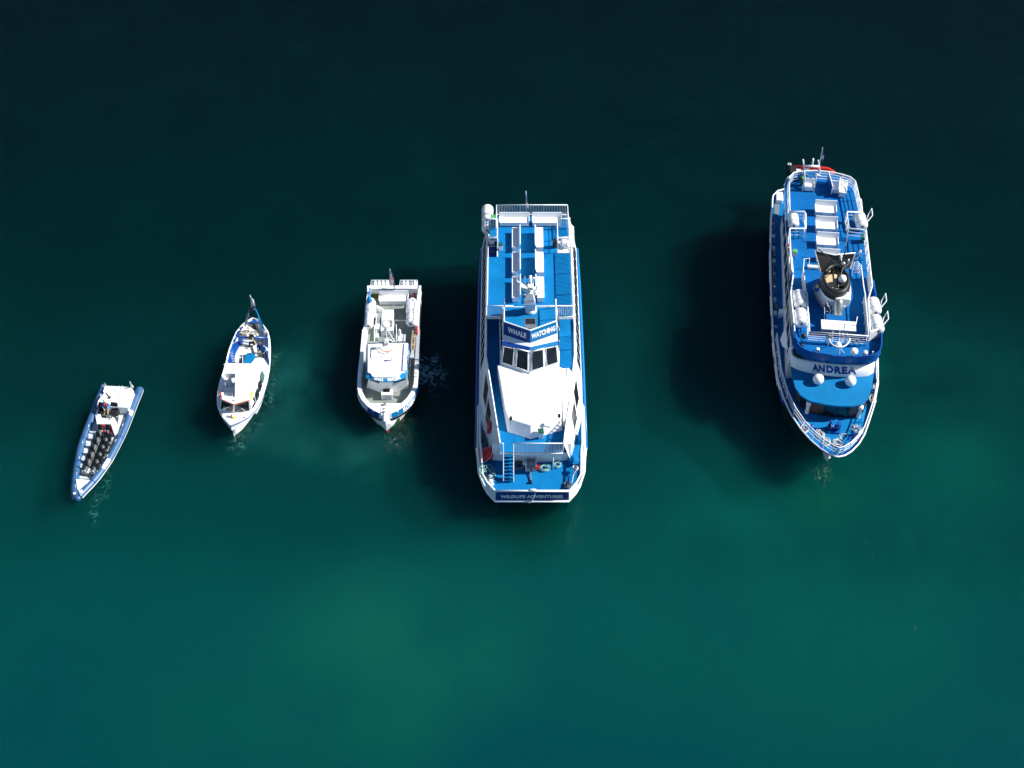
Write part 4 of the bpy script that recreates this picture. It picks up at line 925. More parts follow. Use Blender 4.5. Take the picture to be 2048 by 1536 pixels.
# rail foot points = rail-top pixels shifted down by its height
hpx = 17 * 5.906
def foot(fn, x, y, h=1.1): p = fn(x, y, UZ + h); return (p.x, p.y)
arail('stern_rail', [foot(B4, x, y) for x, y in ((470, 845), (462, 600), (462, 440), (520, 385), (620, 368), (780, 362), (950, 378), (1100, 410), (1190, 440), (1245, 490), (1272, 600), (1322, 850))], h=1.1, mids=(.25, .5, .75), sp=1.2, r=.042)
arail('bay_rail', [foot(B4, x, y) for x, y in ((470, 845), (645, 848), (658, 870), (660, 1045), (480, 1045), (466, 1060), (478, 1300), (490, 1540))], h=1.1, mids=(.33, .66), sp=1.1, r=.042)
arail('bay_rail', [foot(B4, x, y) for x, y in ((1322, 855), (1150, 848), (1142, 870), (1170, 1045), (1350, 1065), (1365, 1085), (1392, 1300), (1420, 1540))], h=1.1, mids=(.33, .66), sp=1.1, r=.042)
# solid bulwarks forward of the rails
sb = MB(WHITE)
for a, b in ((foot(B5, 490, 200), foot(B5, 508, 420)), (foot(B5, 508, 420), foot(B5, 480, 620)), (foot(B5, 480, 620), (Fp[0][0] + .05, Fp[0][1] + .2))):
    sb.panel([(a[0], a[1], 6.42), (b[0], b[1], 6.42), (b[0], b[1], 7.5), (a[0], a[1], 7.5)], .07); sb.tube([(a[0], a[1], 7.5), (b[0], b[1], 7.5)], .055, 5)
sb.build('side_bulwark', AND)
sb = MB(WHITE)
for a, b in ((foot(B5, 1418, 330), foot(B5, 1445, 540)), (foot(B5, 1445, 540), foot(B5, 1400, 690)), (foot(B5, 1400, 690), foot(B5, 1420, 1080)), (foot(B5, 1420, 1080), (Fp[-1][0] - .05, Fp[-1][1] + .1))):
    sb.panel([(a[0], a[1], 6.42), (b[0], b[1], 6.42), (b[0], b[1], 7.45), (a[0], a[1], 7.45)], -.07); sb.tube([(a[0], a[1], 7.45), (b[0], b[1], 7.45)], .055, 5)
sb.build('side_bulwark', AND)
arail('bridge_rail', [foot(B5, 700, 1085), foot(B5, 1400, 1135)], h=1.1, mids=(.2, .4, .6, .8), sp=1.5, r=.03)
arail('bridge_rail', [foot(B5, 1400, 1135), foot(B5, 1360, 640)], h=1.1, mids=(.33, .66), sp=1.1, r=.035)
arail('bridge_rail', [foot(B5, 700, 1085), foot(B5, 672, 620)], h=1.1, mids=(.33, .66), sp=1.0, r=.035)
# ladder hoops right of the funnel, windscreen left of it
lh = MB(RAILW)
for i in range(6):
    a = B5(1240, 262 + i * 24, 7.3 - i * .08); b = B5(1312, 300 + i * 24, 7.2 - i * .08); m = (a + b) / 2 + V(-.05, .12, .12); lh.tube([a, m, b], .03, 5)
lh.tube([B5(1235, 260, 7.35), B5(1200, 420, 6.5)], .035, 5); lh.tube([B5(1312, 300, 7.2), B5(1345, 560, 7.3), B5(1365, 660, 7.3)], .045, 5); lh.build('ladder_rail', AND)
ws = MB(GREYL); a, b = foot(B5, 628, 330), foot(B5, 665, 640)
ws.panel([(a[0], a[1], 6.42), (b[0], b[1], 6.42), (b[0], b[1], 7.5), (a[0], a[1], 7.5)], .03); ws.use(RAILW); ws.tube([(a[0], a[1], 7.52), (b[0], b[1], 7.52)], .045, 5)
ws.tube([B5(630, 345, 7.5), B5(640, 222, 7.5), B5(705, 215, 7.5), B5(690, 330, 6.5)], .035, 5); ws.build('wind_screen', AND)
MB(WHITE2).obox(B5(750, 318, 6.55), (.95, .24, .2)).build('step_box', AND)

# benches
lab = ['aftmost of the three white benches in the middle row of the ship', 'middle of the three white benches in a row on the ship, facing its bow', 'foremost of the three white benches in the middle row, nearest the ship funnel']
for i, (xl, xr, yt_, yb_) in enumerate(((775, 1030, 705, 885), (782, 1042, 895, 1075), (790, 1052, 1083, 1265))):
    a, b = B4(xl, yt_, UZ + .95), B4(xr, yt_ + 12, UZ + .95); c = (a + b) / 2
    bench(W5((c.x, c.y - .12, UZ + .01)), F5.yaw + R(.4), (b - a).length, lab[i], 'benches in the middle of the ship', depth=.82, hb=.95, notch=True)
p = (B5(800, 90, UZ + .95) + B5(1062, 110, UZ + .95)) / 2
bench(W5((p.x, p.y - .1, UZ + .01)), F5.yaw, 1.85, 'white bench half hidden behind the grey funnel wing of the ship', None)
p = B4(690, 560, UZ + .01); bench(W5((p.x, p.y, UZ + .01)), F5.yaw, .85, 'small white seat between the legs of the ship stern gantry', None, depth=.5)
p = B4(1000, 590, UZ + .01); bench(W5((p.x, p.y, UZ + .01)), F5.yaw, .75, 'small white seat at the ship stern between navy screen and white bench', None, depth=.5)
p = B4(1062, 560, UZ + .4); bench(W5((p.x, p.y, UZ + .01)), F5.yaw + R(82), 1.6, 'white bench at the ship stern facing right towards the rail', None, depth=.6)
sc = MB(NAVYA); a, b = B4(930, 380, UZ + 1.2), B4(958, 640, UZ + .1)
sc.panel([(a.x, a.y, 6.42), (b.x, b.y, 6.42), (b.x, b.y, 7.3), (a.x, a.y, 7.6)], .05); sc.use(RAILW); sc.tube([(a.x, a.y, 7.63), (b.x, b.y, 7.33), (b.x, b.y, 6.45)], .04, 5); sc.build('wind_screen', AND)
# gantry and flag
gm = MB(RAILW); a = B4(620, 600, UZ + .02); b = B4(748, 612, UZ + .02); ta = B4(628, 232, 9.6); 
gm.tube([a, V(a.x + .02, a.y + .3, 7.6), ta], .075, 6); gm.tube([b, V(b.x + .05, b.y + .35, 8.0), B4(775, 400, 8.2), B4(830, 420, 6.6)], .06, 6)
gm.tube([B4(635, 305, 9.0), B4(815, 312, 9.0)], .10, 6); gm.tube([B4(735, 300, 9.0), B4(748, 222, 9.7)], .08, 6); gm.tube([B4(808, 240, 9.4), B4(832, 425, 6.5)], .07, 6)
gm.build('stern_gantry', AND)
flag(AND, B4(820, 290, 7.6), B4(858, 88, 9.9), (.3, -.3, -.3), [JNAVY, WHITE, RED], .42, 1.2, 3)

# funnel
fz0, fz1 = UZ + .01, 9.0
fl0 = [B5(x, y, fz0) for x, y in ((745, 560), (1198, 600), (1000, 850))]; c0 = (fl0[0] + fl0[1]) / 2; hwid = (fl0[1].x - fl0[0].x) / 2
ft = [B5(x, y, fz1) for x, y in ((858, 430), (1178, 450), (1020, 622))]; c1 = (ft[0] + ft[1]) / 2; hw1 = (ft[1].x - ft[0].x) / 2
def tear(c, hw, front, aft, z, n=28):
    o = []
    for k in range(n):
        a = 2 * math.pi * k / n; sx, sy = math.cos(a), math.sin(a)
        o.append(Vector((c.x + hw * (abs(sx) ** .85) * (1 if sx > 0 else -1) * (1 if sy < 0 else 1 - .22 * sy), c.y + (front if sy < 0 else aft) * sy, z)))
    return o
fr0 = c0.y - fl0[2].y; fr1 = c1.y - ft[2].y
rg = []
for t in (0, .25, .5, .7):
    z = fz0 + (fz1 - fz0) * t; rg.append(tear(c0.lerp(c1, t), hwid + (hw1 - hwid) * t ** .9, fr0 + (fr1 - fr0) * t, 1.5, z))
fu = MB(WHITE); fu.loft(rg, smooth=True)
FU = fu.build('funnel', AND)
kb = MB(BLACK)
rr_ = [tear(c0.lerp(c1, t), (hwid + (hw1 - hwid) * t ** .9) + .012, fr0 + (fr1 - fr0) * t + .012, 1.52, fz0 + (fz1 - fz0) * t) for t in (.62, .8, .94)]
top = tear(c1, hw1 * .97, fr1 * .97, 1.45, fz1 + .02); tin = tear(c1, hw1 * .80, fr1 * .74, 1.25, fz1 - .02); tlow = tear(c1, hw1 * .78, fr1 * .72, 1.2, fz1 - .75)
kb.loft(rr_ + [top, tin, tlow], smooth=True, caps=False); kb.build('funnel_top', FU)
MB(WOOD).prism([(p.x, p.y) for p in tear(c1, hw1 * .80, fr1 * .74, 1.22, 0)], fz1 - .50, fz1 - .40).build('funnel_floor', FU)
xp = MB(BLACK)
for dx in (-.25, .1): xp.lathe([(.11, -.4), (.11, .05), (.09, .06)], (c1.x + dx, c1.y + .85, fz1), 10)
xp.box(c1.x + .12, c1.x + hw1 * .6, c1.y - .75, c1.y + .3, fz1 - .39, fz1 - .15); xp.build('exhaust_pipe', FU)
p = B5(1090, 470, fz1 + .05); MB(WHITE2).lathe([(.18, -.45), (.22, -.1), (.30, -.05), (.31, .15), (.24, .34), (.03, .42)], p, 16).build('radome', FU)
dp = MB(WINGG); W_ = [B5(835, 385, 7.9), B5(765, 122, 9.7), B5(1000, 178, 9.3), B5(1240, 152, 9.7), B5(1188, 335, 7.9)]
dp.panel([W_[0], W_[4], W_[3], W_[2]], .06); dp.panel([W_[0], W_[2], W_[1]], .06); dp.use(WHITE); dp.tube([W_[0], W_[1], W_[2], W_[3], W_[4]], .06, 6); dp.build('funnel_wing', FU)
mt = MB(BLACK); m0 = B5(1095, 330, 9.0); mt.tube([m0, B5(1108, 240, 10.2), B5(1130, 75, 12.0)], [.09, .07, .03], 6); mt.tube([B5(1060, 305, 9.4), B5(810, 110, 10.0)], .045, 5); mt.tube([m0 + V(0, 0, .2), B5(1040, 560, 8.8)], .05, 5)
mt.use(STEEL); mt.tube([B5(1092, 332, 9.6), B5(1355, 148, 10.4)], .03, 4); mt.tube([B5(1100, 318, 9.6), B5(1250, 222, 10.2)], .02, 4); mt.lathe([(.12, 0), (.16, .1), (.10, .2)], B5(1100, 285, 9.9), 10)
mt.use(WHITE2); mt.lathe([(.09, 0), (.11, .1), (.08, .3)], B5(1070, 215, 10.2), 8); mt.tube([B5(1072, 210, 10.3), B5(1085, 262, 10.0), B5(1120, 258, 10.0)], .05, 5); mt.lathe([(.06, 0), (.06, .3)], B5(1158, 262, 10.0), 8)
mt.build('mast', FU)
fn_ = lambda x, y, z, o=.0: B5(x, y, z)
cr = MB(NAVY_SHADE); hexp = [(842, 460, 8.3), (862, 560, 7.9), (828, 628, 7.6), (786, 605, 7.5), (788, 530, 7.8)]
pts_ = [B5(*h) + V(-.20, -.08, .16) for h in hexp]; cr.panel(pts_, .05); CR = cr.build('crest', FU)
cd_ = MB(YELLOW); pc = sum(pts_, Vector()) / 5; nrm = (pts_[1] - pts_[0]).cross(pts_[2] - pts_[0]).normalized(); nrm = nrm if nrm.z > 0 else -nrm
em_ = [pc + (p - pc) * .45 * (1.0 if i % 2 else .6) + nrm * .03 for i, p in enumerate(pts_)]; cd_.panel(em_, .02); cd_.build('emblem', CR)
bx = MB(WHITE); p = B5(1095, 690, 8.2); bx.obox(p + V(0, .15, -.15), (1.15, .8, .7)); bx.build('funnel_locker', FU, bevel=.05)
ey = MB(STEEL); a, b = B5(1050, 700, 8.1), B5(1035, 890, 7.3); ey.tube([a, a.lerp(b, .2), b], [.36, .38, .38], 16); ey.use(YELLOW); ey.lathe([(.08, 0), (.07, .03)], a.lerp(b, .3) + V(.05, -.1, .37), 8); ey.build('silencer', FU)
lv = MB(BLACK)
for i in range(3):
    for j in range(2):
        q0 = B5(905 + i * 30, 735 + i * 18 + j * 50, 7.6 - j * .45); q1 = B5(893 + i * 30, 778 + i * 18 + j * 50, 7.25 - j * .45); lv.panel([q0 + V(-.07, -.06, .02), q0 + V(.07, -.10, .02), q1 + V(.07, -.10, .0), q1 + V(-.07, -.06, .0)], .04)
lv.build('louvre', FU)
fl_ = MB(RAILW); fl_.tube([B5(905, 740, 8.1), B5(955, 830, 7.4), B5(930, 930, 6.6)], .03, 5); fl_.tube([B5(880, 800, 7.9), B5(880, 960, 6.5)], .03, 5); fl_.tube([B5(905, 840, 7.5), B5(940, 850, 7.3)], .025, 5); fl_.build('funnel_ladder', FU)
# front locker, radar arch and small fittings on the bridge deck
a = B5(845, 1065, 6.9); b = B5(1245, 1092, 6.9); c = B5(1240, 990, 6.9)
lk = MB(GREYM); lk.prism([(a.x, a.y), (b.x, b.y), (c.x, c.y), (a.x, a.y + (c.y - b.y))], 6.41, 7.0); lk.use(WHITE); lk.prism([(a.x - .02, a.y - .03), (b.x + .02, b.y - .03), (c.x + .02, c.y + .03), (a.x - .02, a.y + (c.y - b.y) + .03)], 7.003, 7.10); lk.use(RAILW)
lk.tube([B5(1060, 1080, 7.14), B5(1060, 990, 7.14), B5(1240, 1005, 7.14)], .02, 4); lk.tube([B5(1245, 1020, 7.1), B5(1268, 905, 7.8), B5(1250, 1000, 7.8)], .03, 5); lk.build('deck_locker', AND)
ar = MB(RAILW); ap = [B5(1058 - 120 * math.cos(R(k * 18)), 1165 + 100 * math.sin(R(k * 18)), 8.0) for k in range(11)]; ar.tube(ap, .06, 6)
for x in (980, 1060, 1100, 1150): ar.tube([B5(x, 1075 + (x - 980) * .12, 7.5), B5(x - 6, 1200, 7.0)], .022, 4)
ar.tube([ap[5], B5(1058, 1385, 6.5)], .04, 5); ar.tube([ap[5], B5(1110, 1335, 6.5)], .03, 5); ar.tube([ap[5], B5(960, 1345, 6.5)], .025, 5); ar.tube([ap[0], B5(920, 1250, 6.5)], .03, 5)
ar.use(GREYM); ar.obox(B5(942, 1140, 8.1), (.22, .2, .3)); ar.use(WHITE2); ar.lathe([(.2, -.1), (.24, .05), (.16, .2)], B5(1045, 1240, 7.9), 12); ar.build('radar_arch', AND)
sl_ = MB(BLACK); a, b = B5(635, 1135, 7.6), B5(612, 1240, 6.5); sl_.tube([b, V(b.x, b.y, 7.4)], .03, 5); sl_.lathe([(.05, -.22), (.17, -.2), (.2, 0), (.14, .18)], V(b.x, b.y, 7.5), 12, Matrix.Rotation(R(70), 3, 'X')); sl_.lathe([(.16, 0), (.10, .12)], b, 10); sl_.build('searchlight', AND)
for (x, y, z, sz, m) in ((800, 1305, 7.0, (.24, .24, .42), WHITE2), (1455, 1330, 6.6, (.14, .14, .2), WHITE2)):
    p = B5(x, y, z); t = MB(m); t.obox(p, sz); t.use(RAILW); t.tube([V(p.x, p.y, 6.41), p], .03, 5); t.build('lamp_housing', AND, bevel=.04)
p = B5(1230, 1320, 7.3); t = MB(WHITE2); t.lathe([(.22, -.12), (.29, -.06), (.29, .14), (.2, .25), (.02, .3)], p, 14); t.use(RAILW); t.tube([V(p.x, p.y, 6.41), p], .04, 6); t.build('radome', AND)
p = B5(1360, 1340, 6.8); t = MB(ORANGE); t.lathe([(.05, -.2), (.19, -.12), (.21, .04)], p, 12); t.use(WHITE2); t.lathe([(.21, .045), (.16, .2), (.03, .26)], p, 12); t.build('beacon', AND)
sd_ = MB(STEEL); sd_.tube([B4(1140, 960, UZ + 1), B4(1150, 1150, UZ + .9), B4(1120, 1300, UZ + .8)], .02, 4); sd_.build('cable', AND)
p = B5(1300, 135, 6.9); MB(WHITE2).lathe([(.06, -.45), (.12, 0), (.10, .12), (.02, .17)], p, 10).build('lamp_post', AND)
# side deck gear (left passage)
stw = MB(WHITE); pA, pB, pC = B6(905, 1440, .05), B6(880, 1375, 1.2), B6(945, 1400, 1.2); stw.add([pA, pB, pC, V(pA.x, pA.y + 1.2, -1.0), V(pB.x - .1, pB.y + 1.4, .8), V(pC.x + .3, pC.y + 1.2, .8)], [[0, 2, 1], [0, 1, 4, 3], [0, 3, 5, 2], [1, 2, 5, 4]]); stw.build('stem', AND)
gp_ = MB(GREYM); a = B5(335, 900, 3.0); gp_.prism([(a.x, a.y - 2.4), (a.x + .75, a.y - 2.4), (a.x + .75, a.y + .3), (a.x, a.y + .3)], 2.28, 2.34); gp_.use(WHITE); gp_.box(a.x + .02, a.x + .8, a.y + .35, a.y + .45, 2.3, 3.4); gp_.build('gangway_gate', AND)
bw = MB(WHITE)
for pl in ([B5(360, 1180, 4.6), B5(425, 1010, 5.2), B5(450, 1300, 4.9), B5(388, 1260, 4.6)],):
    bw.panel(pl, .05)
bw.build('bulwark_wing', AND)
sw = MB(WHITE)
for (x0, y0, z0, x1, y1, z1) in ((255, 620, 2.75, 255, 900, 2.75),): pass
a = B4(335, 640, 2.6); sw.obox(V(a.x + .1, a.y - .3, 2.45), (.6, 1.1, .5)); sw.build('stern_locker', AND, bevel=.08)
lg = MB(GREYM); lgp = [V(x + .14, y, 0) for x, y in outl(.10, 2, 9)[1]]
lg.prism([(p.x, p.y) for p in lgp] + [(p.x + .42, p.y) for p in lgp[::-1]], 2.26, 2.30)
for i in range(26):
    y = -5 + i * .75; lg.use((GREYL, NAVYA, RAILW, GREYM)[i % 4]); lg.obox((-4.85 + .05 * math.sin(i * 3), y, 2.38), (.22, .3 + .2 * math.sin(i * 7), .16))
lg.build('side_gear', AND)
# loose things on the ship
def cani5(fn, x, y, z, lab, rz=0, **k): canister(W5(fn(x, y, z)) - V(0, 0, .5), F5.yaw + rz, lab, **k)
cani5(B4, 510, 950, 7.0, 'single white raft canister in the left rail bay of the ship', R(4), ln=1.35, r=.44)
cani5(B4, 1308, 960, 7.0, 'single white raft canister overhanging the right rail bay of the ship', R(8), ln=1.4, r=.46)
cani5(B5, 585, 710, 7.1, 'left pair of raft canisters on the ship, the aft one with a black plate', R(4), ln=1.45, r=.50)
cani5(B5, 598, 925, 7.1, 'left pair of raft canisters on the ship, the one nearer the bow', R(4), ln=1.35, r=.50)
cani5(B5, 1462, 790, 7.1, 'right pair of overhanging raft canisters on the ship, the aft one', R(8), ln=1.35, r=.48)
cani5(B5, 1490, 1005, 7.1, 'right pair of overhanging raft canisters on the ship, the one nearer the bow', R(8), ln=1.4, r=.50)
dv = []
for fn, x, y in ((B4, 1370, 960), (B5, 1530, 790), (B5, 1552, 1000)):
    d = MB(RAILW); a = fn(x, y, 6.9); d.tube([a + V(0, -.35, .2), a + V(.1, .35, .3), a + V(.38, .75, .75), a + V(.42, .10, .60), a + V(0, -.35, .2)], .05, 5); d.build('raft_davit', AND)
for fn, xa, xb, y0, y1 in ((B5, 508, 672, 590, 760), (B5, 515, 690, 830, 1080)):
    d = MB(RAILW); d.tube([fn(xa, y0, 7.2), fn(xa + 12, y1, 7.0)], .06, 5); d.tube([fn(xb, y0 + 30, 7.2), fn(xb + 12, y1, 7.0)], .06, 5); d.build('raft_frame', AND)
bin_(W5(B5(518, 190, UZ + .01)), F5.yaw, 'pale green round topped bin by the left rail of the ship near the funnel wing', GREYL, GREEN, .40, .55)
bin_(W5(B4(1335, 1200, UZ + .01)), F5.yaw, 'dark bin with pale green top against the right rail of the ship', GREEND, GREEN, .40, .6)
bin_(W5(B4(612, 535, UZ + .01)), F5.yaw + R(20), 'tall green bin beside the ship stern gantry', GREEND, GREEN, .36, .9)
t = empty('ventilator', W5(B4(588, 470, UZ + .01)), 0, 'round topped blue drum at the ship stern left of the gantry', 'drum')
MB(ROOFB).lathe([(.26, 0), (.28, .5), (.30, .52), (.27, .66), (.1, .75)], (0, 0, 0), 16).build('drum_body', t); MB(ROOFB).lathe([(.15, 0), (.15, .5), (.2, .55), (.1, .66)], (.42, .02, 0), 12).build('small_drum', t)
bt = MB(ROOFB)
fd = empty('fender', W5(B5(428, 960, 2.8)), F5.yaw, 'black round fender in the shaded left passage of the ship', 'fender'); MB(RUBBER).torus((0, 0, .4), .30, .13, Matrix.Rotation(R(80), 3, 'Y'), 18, 8).build('fender_ring', fd); MB(ROPED).tube([(0, 0, .8), (.1, .1, 1.3)], .02, 4).build('lanyard', fd)
lifebuoy(W5(B5(420, 830, 3.6)), Matrix.Rotation(R(80), 3, 'Y'), 'yellow and orange lifebuoy on the ship left passage wall', .28, YELLOW)
lifebuoy(W5(B4(458, 1270, UZ + .6)), Matrix.Rotation(R(80), 3, 'Y'), 'red lifebuoy hanging on the left outer rail of the ship', .26, RED)
for i, (x, y, z, rr_, fl2, lab2) in enumerate(((1245, 1060, 2.95, .40, 1.2, 'white rope coil at the right side of the ship bow deck'), (1040, 1215, 3.0, .38, 1.0, 'white rope tangle at the very point of the ship bow'), (830, 1120, 3.0, .30, 1.8, 'white rope along the left bow rail near the windlass of the ship'), (650, 1040, 3.0, .30, 1.6, 'rope heap at the left bow rail of the ship, beside the vent post'), (900, 1215, 3.0, .34, 1.3, 'white rope heap between left rail and bow point of the ship'),
                                       (1455, 700, 2.9, .22, 2.0, 'thin white rope loop at the right rail beside the wheelhouse of the ship'), (1465, 560, 2.9, .2, 2.0, 'white rope at the right rail of the ship level with the domes'))):
    coil('mooring_rope', W5(B6(x, y, z)), lab2, ROPEW, rr_ * .85, 5 if i < 5 else 3, .024, .14, 'ropes on the ship bow', fl2, seed=20 + i)
cl = MB(ROPEW); pts = [B6(1050, 1085, 3.0), B6(1075, 1180, 3.0), B6(1085, 1110, 3.05), B6(1160, 1110, 3.05), B6(1150, 1140, 3.02)]; cl.tube([p - pts[0] for p in pts], .035, 5); o = cl.build('rope', None, W5(pts[0]), F5.yaw); tag(o, 'single white rope strand running forward from the ship windlass', 'rope')
# red rescue boat hung across the stern
rb = empty('rescue_boat', W5(B4(690, 384, 3.9)), F5.yaw, 'small red inflatable rescue boat with black outboard hung behind the ship stern', 'boat')
ip = [(-1.4, -.55, 0), (.9, -.6, 0), (1.7, -.35, .12), (2.1, 0, .2), (1.7, .35, .12), (.9, .6, 0), (-1.4, .55, 0)]
MB(RED).tube(ip, [.2, .24, .24, .22, .24, .24, .2], 10).build('tube', rb); MB(RED).prism([(-1.3, -.5), (.9, -.5), (1.7, 0), (.9, .5), (-1.3, .5)], -.2, -.08).build('floor', rb)
MB(GREYM).box(-.3, .1, -.5, .5, .05, .12).build('thwart', rb)
om = MB(BLACK); om.lathe([(.1, -.5), (.14, -.1), (.24, .1), (.26, .45), (.18, .62), (.04, .66)], (-1.75, 0, .2), 12); om.obox((-1.3, 0, .1), (.6, .9, .3)); om.use(GREYL); om.obox((-1.75, 0, .8), (.3, .25, .1)); om.obox((-.9, -.1, .15), (.4, .3, .3)); om.build('outboard_motor', rb)

# ================================================================== SMALL WHITE WORKBOAT (middle)
F3 = Frame(777, 720, 0); W3 = F3.W
ROS = empty('workboat', (F3.o.x, F3.o.y, 0), 0, 'white blunt bowed boat with grey decks and blue WHALE WATCHING band round its roof', 'boat', 'tour boats lined up on the water')
R7, R8, R14, R17 = zf(F3, 680, 680, 7.68), zf(F3, 680, 530, 8.535), zf(F3, 710, 770, 14.63), zf(F3, 725, 640, 17.07)
C3 = .25
SA = [(6.35, 2.24), (2.2, 2.27), (-.5, 2.36), (-3.0, 2.42), (-4.4, 2.38), (-5.2, 2.20), (-5.8, 1.92), (-6.35, 1.50), (-6.8, .98), (-7.08, .50), (-7.2, .03)]
def ol(d, fwd=0.0): return [(max(.02, h + d), y - (fwd if y < -4 else 0)) for y, h in SA]
def ringp(o, z): zf_ = z if callable(z) else (lambda y: z); return [V(C3 - h, y, zf_(y)) for h, y in o] + [V(C3 + h, y, zf_(y)) for h, y in reversed(o)]
# lower hull
hb = MB(WHITE2); rings = []
for y, h in SA + [(-7.35, .01)]:
    k = max(0, (-y - 2.5) / 4.8); hw = h * (1 - .42 * k ** 1.4) * .93; yk = y
    rings.append([V(C3 - h + .03, min(y, 6.35), 1.06), V(C3 - hw - (h - hw) * .25, yk, .55), V(C3 - hw, yk, .0), V(C3 - hw * .9, yk, -1.4), V(C3 + hw * .9, yk, -1.4), V(C3 + hw, yk, 0), V(C3 + hw + (h - hw) * .25, yk, .55), V(C3 + h - .03, min(y, 6.35), 1.06)])
# stem built as its own wedge: the lower bow reaches ahead of the rail
hb.loft(rings[:-2], smooth=True, closed=False)
s0, s1, s2 = R14(640, 930, .9), R14(700, 1130, .45), R14(925, 1345, .1); t0, t1 = R14(1310, 880, .9), R14(1120, 1180, .45)
hb.add([V(s0.x, -5.9, 1.05), s0, s1, s2, t1, t0, V(t0.x, -5.9, 1.05), R14(905, 1080, 1.3)] , [[0, 1, 7], [1, 2, 7], [2, 3, 7], [3, 4, 7], [4, 5, 7], [5, 6, 7], [6, 0, 7]])
hb.add([s0, s1, s2, t1, t0] + [V(p.x * .9 + .02, p.y + .25, -1.4) for p in (s0, s1, s2, t1, t0)], [[i, i + 1, i + 6, i + 5] for i in range(4)])
hb.use(RED); a, b = R14(1075, 1215, .12), R14(935, 1352, .05); hb.panel([b + V(.0, -.03, .02), a + V(.02, -.02, .0), a + V(0, -.02, -.3), b + V(0, -.04, -.3)], .02)
hb.build('hull', ROS)
# belt, blue name band, rail cap
bt = MB(BLACK)
lo_, hi_ = ringp(ol(-.02, .05), 1.04), ringp(ol(.02, .02), 1.28); n = len(lo_)
bt.add(lo_ + hi_, [[i, i + 1, n + i + 1, n + i] for i in range(n - 1)], True); bt.build('rubbing_belt', ROS)
bw = MB(WHITE2); lo_, hi_ = ringp(ol(.02, .02), 1.28), ringp(ol(-.03, -.06), 1.88); inn_ = ringp(ol(-.30, -.28), 1.88); ind = ringp(ol(-.30, -.28), .95)
bw.add(lo_ + hi_ + inn_ + ind, [[r_ * n + i, r_ * n + i + 1, (r_ + 1) * n + i + 1, (r_ + 1) * n + i] for r_ in range(3) for i in range(n - 1)], False)
bw.box(C3 - 2.22, C3 + 2.22, 6.2, 6.5, .95, 1.88); bw.box(C3 - 2.24, C3 + 2.24, 6.18, 6.52, 1.883, 1.93)
BWK = bw.build('bulwark', ROS)
dk = MB(GREYD); dk.prism([(p.x, p.y) for p in ind], .78, .95); dk.build('deck', ROS)
fd_ = MB(WHITE2); fp = [p for p in inn_ if p.y < -5.62]; fd_.prism([(p.x, p.y) for p in fp], 1.0, 1.895)
bl_ = [R14(760, 640, 1.9), R14(1000, 640, 1.9), R14(960, 900, 1.8), R14(900, 1080, 1.75), R14(840, 1080, 1.75), R14(770, 900, 1.8)]
fd_.prism([(p.x, p.y) for p in bl_], 1.25, 1.93); FD = fd_.build('foredeck', ROS)
ft_ = MB(STEEL); ft_.obox(R14(875, 560, 2.0), (.22, .22, .16)); ft_.obox(R14(850, 690, 1.98), (.14, .12, .1)); ft_.obox(R14(840, 790, 1.98), (.2, .14, .1)); ft_.tube([R14(848, 760, 2.0), R14(862, 1040, 1.95)], .03, 5); ft_.use(WHITE2); ft_.tube([R14(855, 830, 2.05), R14(855, 1070, 1.95)], .05, 5); ft_.build('anchor_roller', ROS)
for s in (-1, 1):
    qs = [(C3 + s * h, y) for h, y in ol(.02, .02)][4:10]; qt = [(C3 + s * h, y) for h, y in ol(-.03, -.06)][4:10]
    P0 = [V(x, y, 1.31) for x, y in qs]; P1 = [V(x, y, 1.80) for x, y in qt]
    def bandf(t_, u_, o=0.0, P0=P0, P1=P1, s=s):
        L_ = [(P0[i + 1] - P0[i]).length for i in range(len(P0) - 1)]; T = sum(L_); d = max(0, min(T - 1e-5, (t_ if s < 0 else 1 - t_) * T)); i = 0
        while d > L_[i]: d -= L_[i]; i += 1
        g = d / L_[i]; a = P0[i].lerp(P0[i + 1], g); b = P1[i].lerp(P1[i + 1], g); nn_ = (P0[i + 1] - P0[i]).cross(P1[i] - P0[i]).normalized() * (1 if s < 0 else -1)
        return a.lerp(b, u_) + nn_ * (o + .014)
    nb = MB(NAVY_SHADE if s < 0 else SIGNB_LIT); N_ = 16; vs = [bandf(i / N_, k_, 0) for k_ in (0, 1) for i in range(N_ + 1)]; vi = [bandf(i / N_, k_, -.02) for k_ in (0, 1) for i in range(N_ + 1)]  # left band in shaded blue, right band in sunlit blue
    nb.add(vs, [[i, i + 1, N_ + 2 + i, N_ + 1 + i] for i in range(N_)], True); nb.add(vi, [[i + 1, i, N_ + 1 + i, N_ + 2 + i] for i in range(N_)], True); NB = nb.build('name_band', ROS)
    text_mesh('lettering', 'R\u00d3SIN', bandf, WHITE, NB, .03, 1.05, .03, (.22, .66, .08, 1.02) if s < 0 else (.30, .72, .06, 1.02))
    mk = MB(WHITE)
    if s < 0: mk.panel([bandf(.13, .1, .02), bandf(.18, .1, .02), bandf(.18, .9, .02), bandf(.13, .9, .02)], .01)
    else: mk.panel([bandf(.76, .25, .02), bandf(.82, .1, .02), bandf(.82, .9, .02), bandf(.76, .75, .02)], .01)
    mk.build('emblem', NB)
